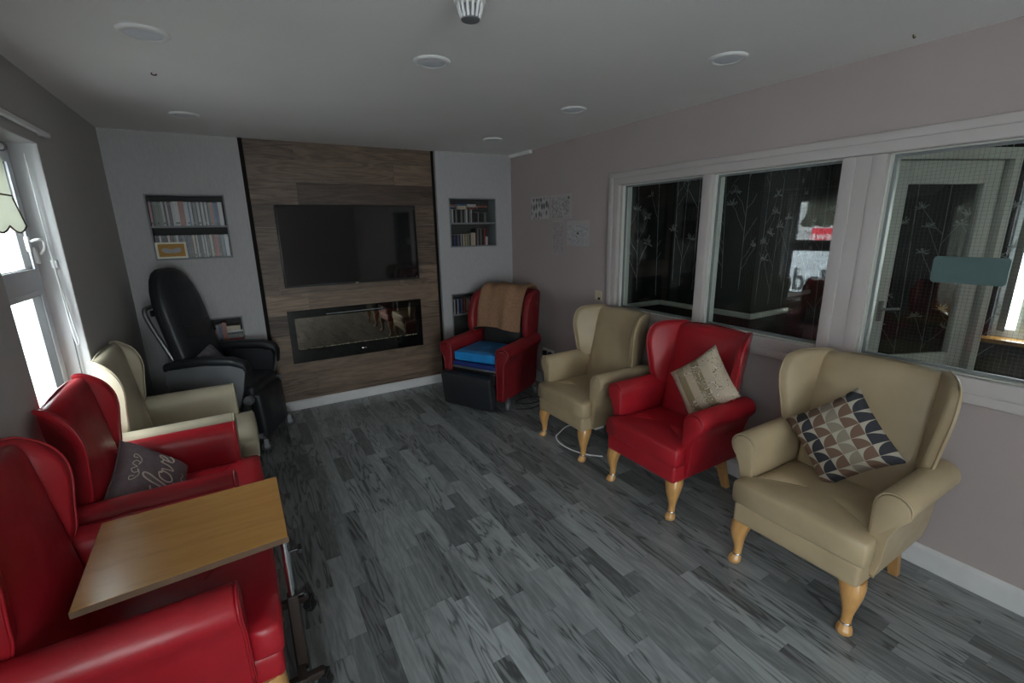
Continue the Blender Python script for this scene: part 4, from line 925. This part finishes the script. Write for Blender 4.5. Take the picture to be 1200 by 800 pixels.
# towel over the top of the back
tw = thing('towel', 'brown ribbed towel draped over the back of the red recliner', 'towel', RL, RA)
path = [(.112, .665), (.118, .74), (.130, .82), (.150, .90), (.176, .98), (.205, 1.035), (.245, 1.068), (.30, 1.078), (.35, 1.072), (.39, 1.04), (.402, .96), (.405, .86)]
path = [(p.x, p.y) for p in catmull([(a, b, 0) for a, b in path], 4)]; nx = 22; vs = []; fs = []
for lay in (0, 1):
    for i, (y, z) in enumerate(path):
        a = path[max(0, i-1)]; b = path[min(len(path)-1, i+1)]; L = math.hypot(b[0]-a[0], b[1]-a[1]); ny, nz = -(b[1]-a[1])/L, (b[0]-a[0])/L
        for j in range(nx+1):
            f = j/nx; x = -.265+.50*f+.05*(i/len(path))*(1 if f > .5 else .3)-.01; wv = .007*math.sin(f*11+i*.12)+.005*math.sin(f*23)
            d_ = wv+.012+lay*.009
            vs.append((x, y+ny*d_, z+nz*d_+(.014*math.sin(f*5) if i < 3 else 0)))
K = len(path)*(nx+1)
for i in range(len(path)-1):
    for j in range(nx):
        q = (i*(nx+1)+j, i*(nx+1)+j+1, (i+1)*(nx+1)+j+1, (i+1)*(nx+1)+j); fs += [q[::-1], tuple(K+k for k in q)]
for i in range(len(path)-1):
    for j in (0, nx): a = i*(nx+1)+j; b = a+nx+1; fs.append((a, b, K+b, K+a))
for j in range(nx):
    for i in (0, len(path)-1): a = i*(nx+1)+j; fs.append((a, a+1, K+a+1, K+a))
MB().add(vs, fs).build('cloth', M['towel'], tw, 60)
MB().tube([vs[K+j] for j in range(nx+1)], .006, 6).build('hem', M['towel'], tw, 70)

# ------------------------------------------------------------------ overchair table
tb = thing('overchair_table', 'oak-topped overchair table on a wheeled brown frame', 'table', (0, 0, 0))
ct = [(-.515, 1.882), (.019, 1.895), (.021, 1.465), (-.500, 1.434)]
mb = MB(); mb.prism(ct, 2, .690, .7095); mb.build('table_edge', M['oakedge'], tb)
ins = lambda p: (-.245+(p[0]+.245)*.993, 1.665+(p[1]-1.665)*.993)
top = MB(); q = [ins(p) for p in ct]; top.add([(x, y, .7090) for x, y in q]+[(x, y, .7105) for x, y in q], [(0, 3, 2, 1), (4, 5, 6, 7), (0, 1, 5, 4), (1, 2, 6, 5), (2, 3, 7, 6), (3, 0, 4, 7)]).build('table_top', M['oak'], tb)
PX, PY = .006, 1.60
MB().box(-.42, PX+.012, PY-.02, PY+.02, .668, .690).build('top_support', M['brown_metal'], tb)
MB().tube([(PX, PY, .36), (PX, PY, .675)], .0125, 16).build('upright_tube', M['chrome'], tb, 60)
MB().rbox((PX, PY, .225), (.018, .018, .165), .005, 2, mid=1).build('lower_column', M['brown_metal'], tb, 40)
for z, L in ((.56, .030), (.375, .026)):
    kn = MB().tube([(PX+.012, PY+.002, z), (PX+.012+L, PY+.002, z)], .0055, 8).build('clamp_screw', M['blackpl'], tb, 60)
    MB().rbox((PX+.016+L, PY+.002, z), (.007, .020, .009), .005, 2).build('knob', M['blackpl'], kn, 40)
mb = MB(); mb.rbox((PX-.008, 1.735, .075), (.016, .225, .016), .005, 2, mid=1); mb.build('cross_bar', M['brown_metal'], tb, 40)
for y in (1.53, 1.945):
    MB().rbox((-.19, y, .075), (.26, .015, .015), .005, 2, mid=1).build('base_arm', M['brown_metal'], tb, 40)
    for x in (-.42, .070): caster(tb, x, y, .027, M['blackpl'], M['blackpl'], ang=1.0)

# ------------------------------------------------------------------ small wall and floor things
def sleeve(yc, zc, hy, hz, kind, label, tilt=0, inset=(.1, .1, .1, .1)):
    t = thing('drawing', label, 'drawing', (XR-.001, yc, zc), 0, 'coloured-in drawings on the right wall'); t.rotation_euler = (tilt, 0, 0)
    MB().box(-.0015, 0, -hy, hy, -hz, hz).build('sleeve', M['sleeve'], t)
    MB().box(-.0026, -.0016, -hy+2*hy*inset[0], hy-2*hy*inset[1], -hz+2*hz*inset[2], hz-2*hz*inset[3]).build('sheet', drawing_mat(kind+'_drawing', kind), t)
    return t
M['sleeve'] = plain('plastic_sleeve', (.50, .46, .45), .25, .5, var=.03)
sleeve(3.965, 1.838, .170, .112, 'ovals', 'drawing of dark ovals, leftmost on the right wall', 0, (.03, .06, .02, .10))
m_ = sleeve(3.605, 1.835, .165, .112, 'mosaic', 'drawing with a green corner, top right of the group', 0, (.12, .05, .05, .12))
MB().add([(-.0032, -.13, .085), (-.0032, -.10, .085), (-.0032, -.115, .065), (-.0032, -.13, .062)], [(0, 1, 2, 3)]).build('green_mark', plain('green_felt_tip', (.02, .14, .05), .5), m_)
sleeve(3.650, 1.553, .088, .160, 'petals', 'narrow pinkish drawing hanging below the others', math.radians(-1), (.02, .02, .02, .06))
dg = sleeve(3.350, 1.590, .160, .112, 'dog', 'grey animal drawing, lowest right of the group', 0, (.06, .03, .02, .18))
MB().lathe([(.0005, -.0038), (.010, -.0036), (.011, -.0027)], (0, .0, .0), 12, 0).build('eye_spot', M['blackm'], dg)
sw = thing('wall_switch', 'cream wall plate beside the partition frame', 'switch', (XR, 3.045, 1.057))
MB().rbox((-.005, 0, 0), (.005, .043, .043), .003, 2, mid=1).build('plate', M['cream'], sw, 40); MB().rbox((-.014, -.018, -.022), (.008, .010, .010), .003).build('knob', M['blackm'], sw, 40); MB().rbox((-.013, .010, -.022), (.005, .008, .008), .003).build('button', M['white'], sw, 40)
for y, z in ((-.02, .02), (.02, .02)): MB().lathe([(.003, -.0115), (.003, -.009)], (0, y, z), 8, 0).build('screw', M['steel'], sw)
so = thing('double_socket', 'white double wall socket with two black plugs near the floor', 'socket', (XR, 3.80, .362))
MB().rbox((-.005, 0, 0), (.005, .10, .043), .003, 2, mid=1).build('plate', M['white'], so, 40)
for y in (-.05, .045):
    pl = MB().rbox((-.025, y, -.005), (.018, .024, .024), .008).build('plug', M['blackpl'], so, 40); MB().tube(catmull([(-.04, y, -.02), (-.05, y, -.06), (-.04, y+.01, -.16), (-.03, y+.02, -.33)]), .0035, 6).build('flex', M['blackpl'], pl, 60)
cb = thing('extension_lead', 'white extension lead on the floor under the beige armchair', 'cable', (0, 0, 0))
MB().tube(catmull([(2.12, 2.30, .005), (2.02, 2.42, .005), (1.98, 2.60, .005), (2.02, 2.74, .005), (2.10, 2.80, .005), (2.22, 2.86, .005), (2.30, 2.84, .005), (2.36, 2.80, .008)], 8), .005, 8).build('flex', M['white'], cb, 60)
MB().rbox((2.42, 2.74, .018), (.05, .07, .017), .008).build('socket_block', M['white'], cb, 40)
fx = thing('power_cable', 'black power cable coiled on the floor under the red recliner', 'cable', (0, 0, 0))
MB().tube(catmull([(2.05, 3.42, .005), (2.18, 3.36, .005), (2.34, 3.40, .005), (2.42, 3.50, .005), (2.38, 3.60, .005), (2.25, 3.62, .005), (2.14, 3.56, .005), (2.24, 3.46, .006), (2.44, 3.50, .005), (2.60, 3.62, .005)], 8), .0045, 8).build('flex', M['blackpl'], fx, 60)
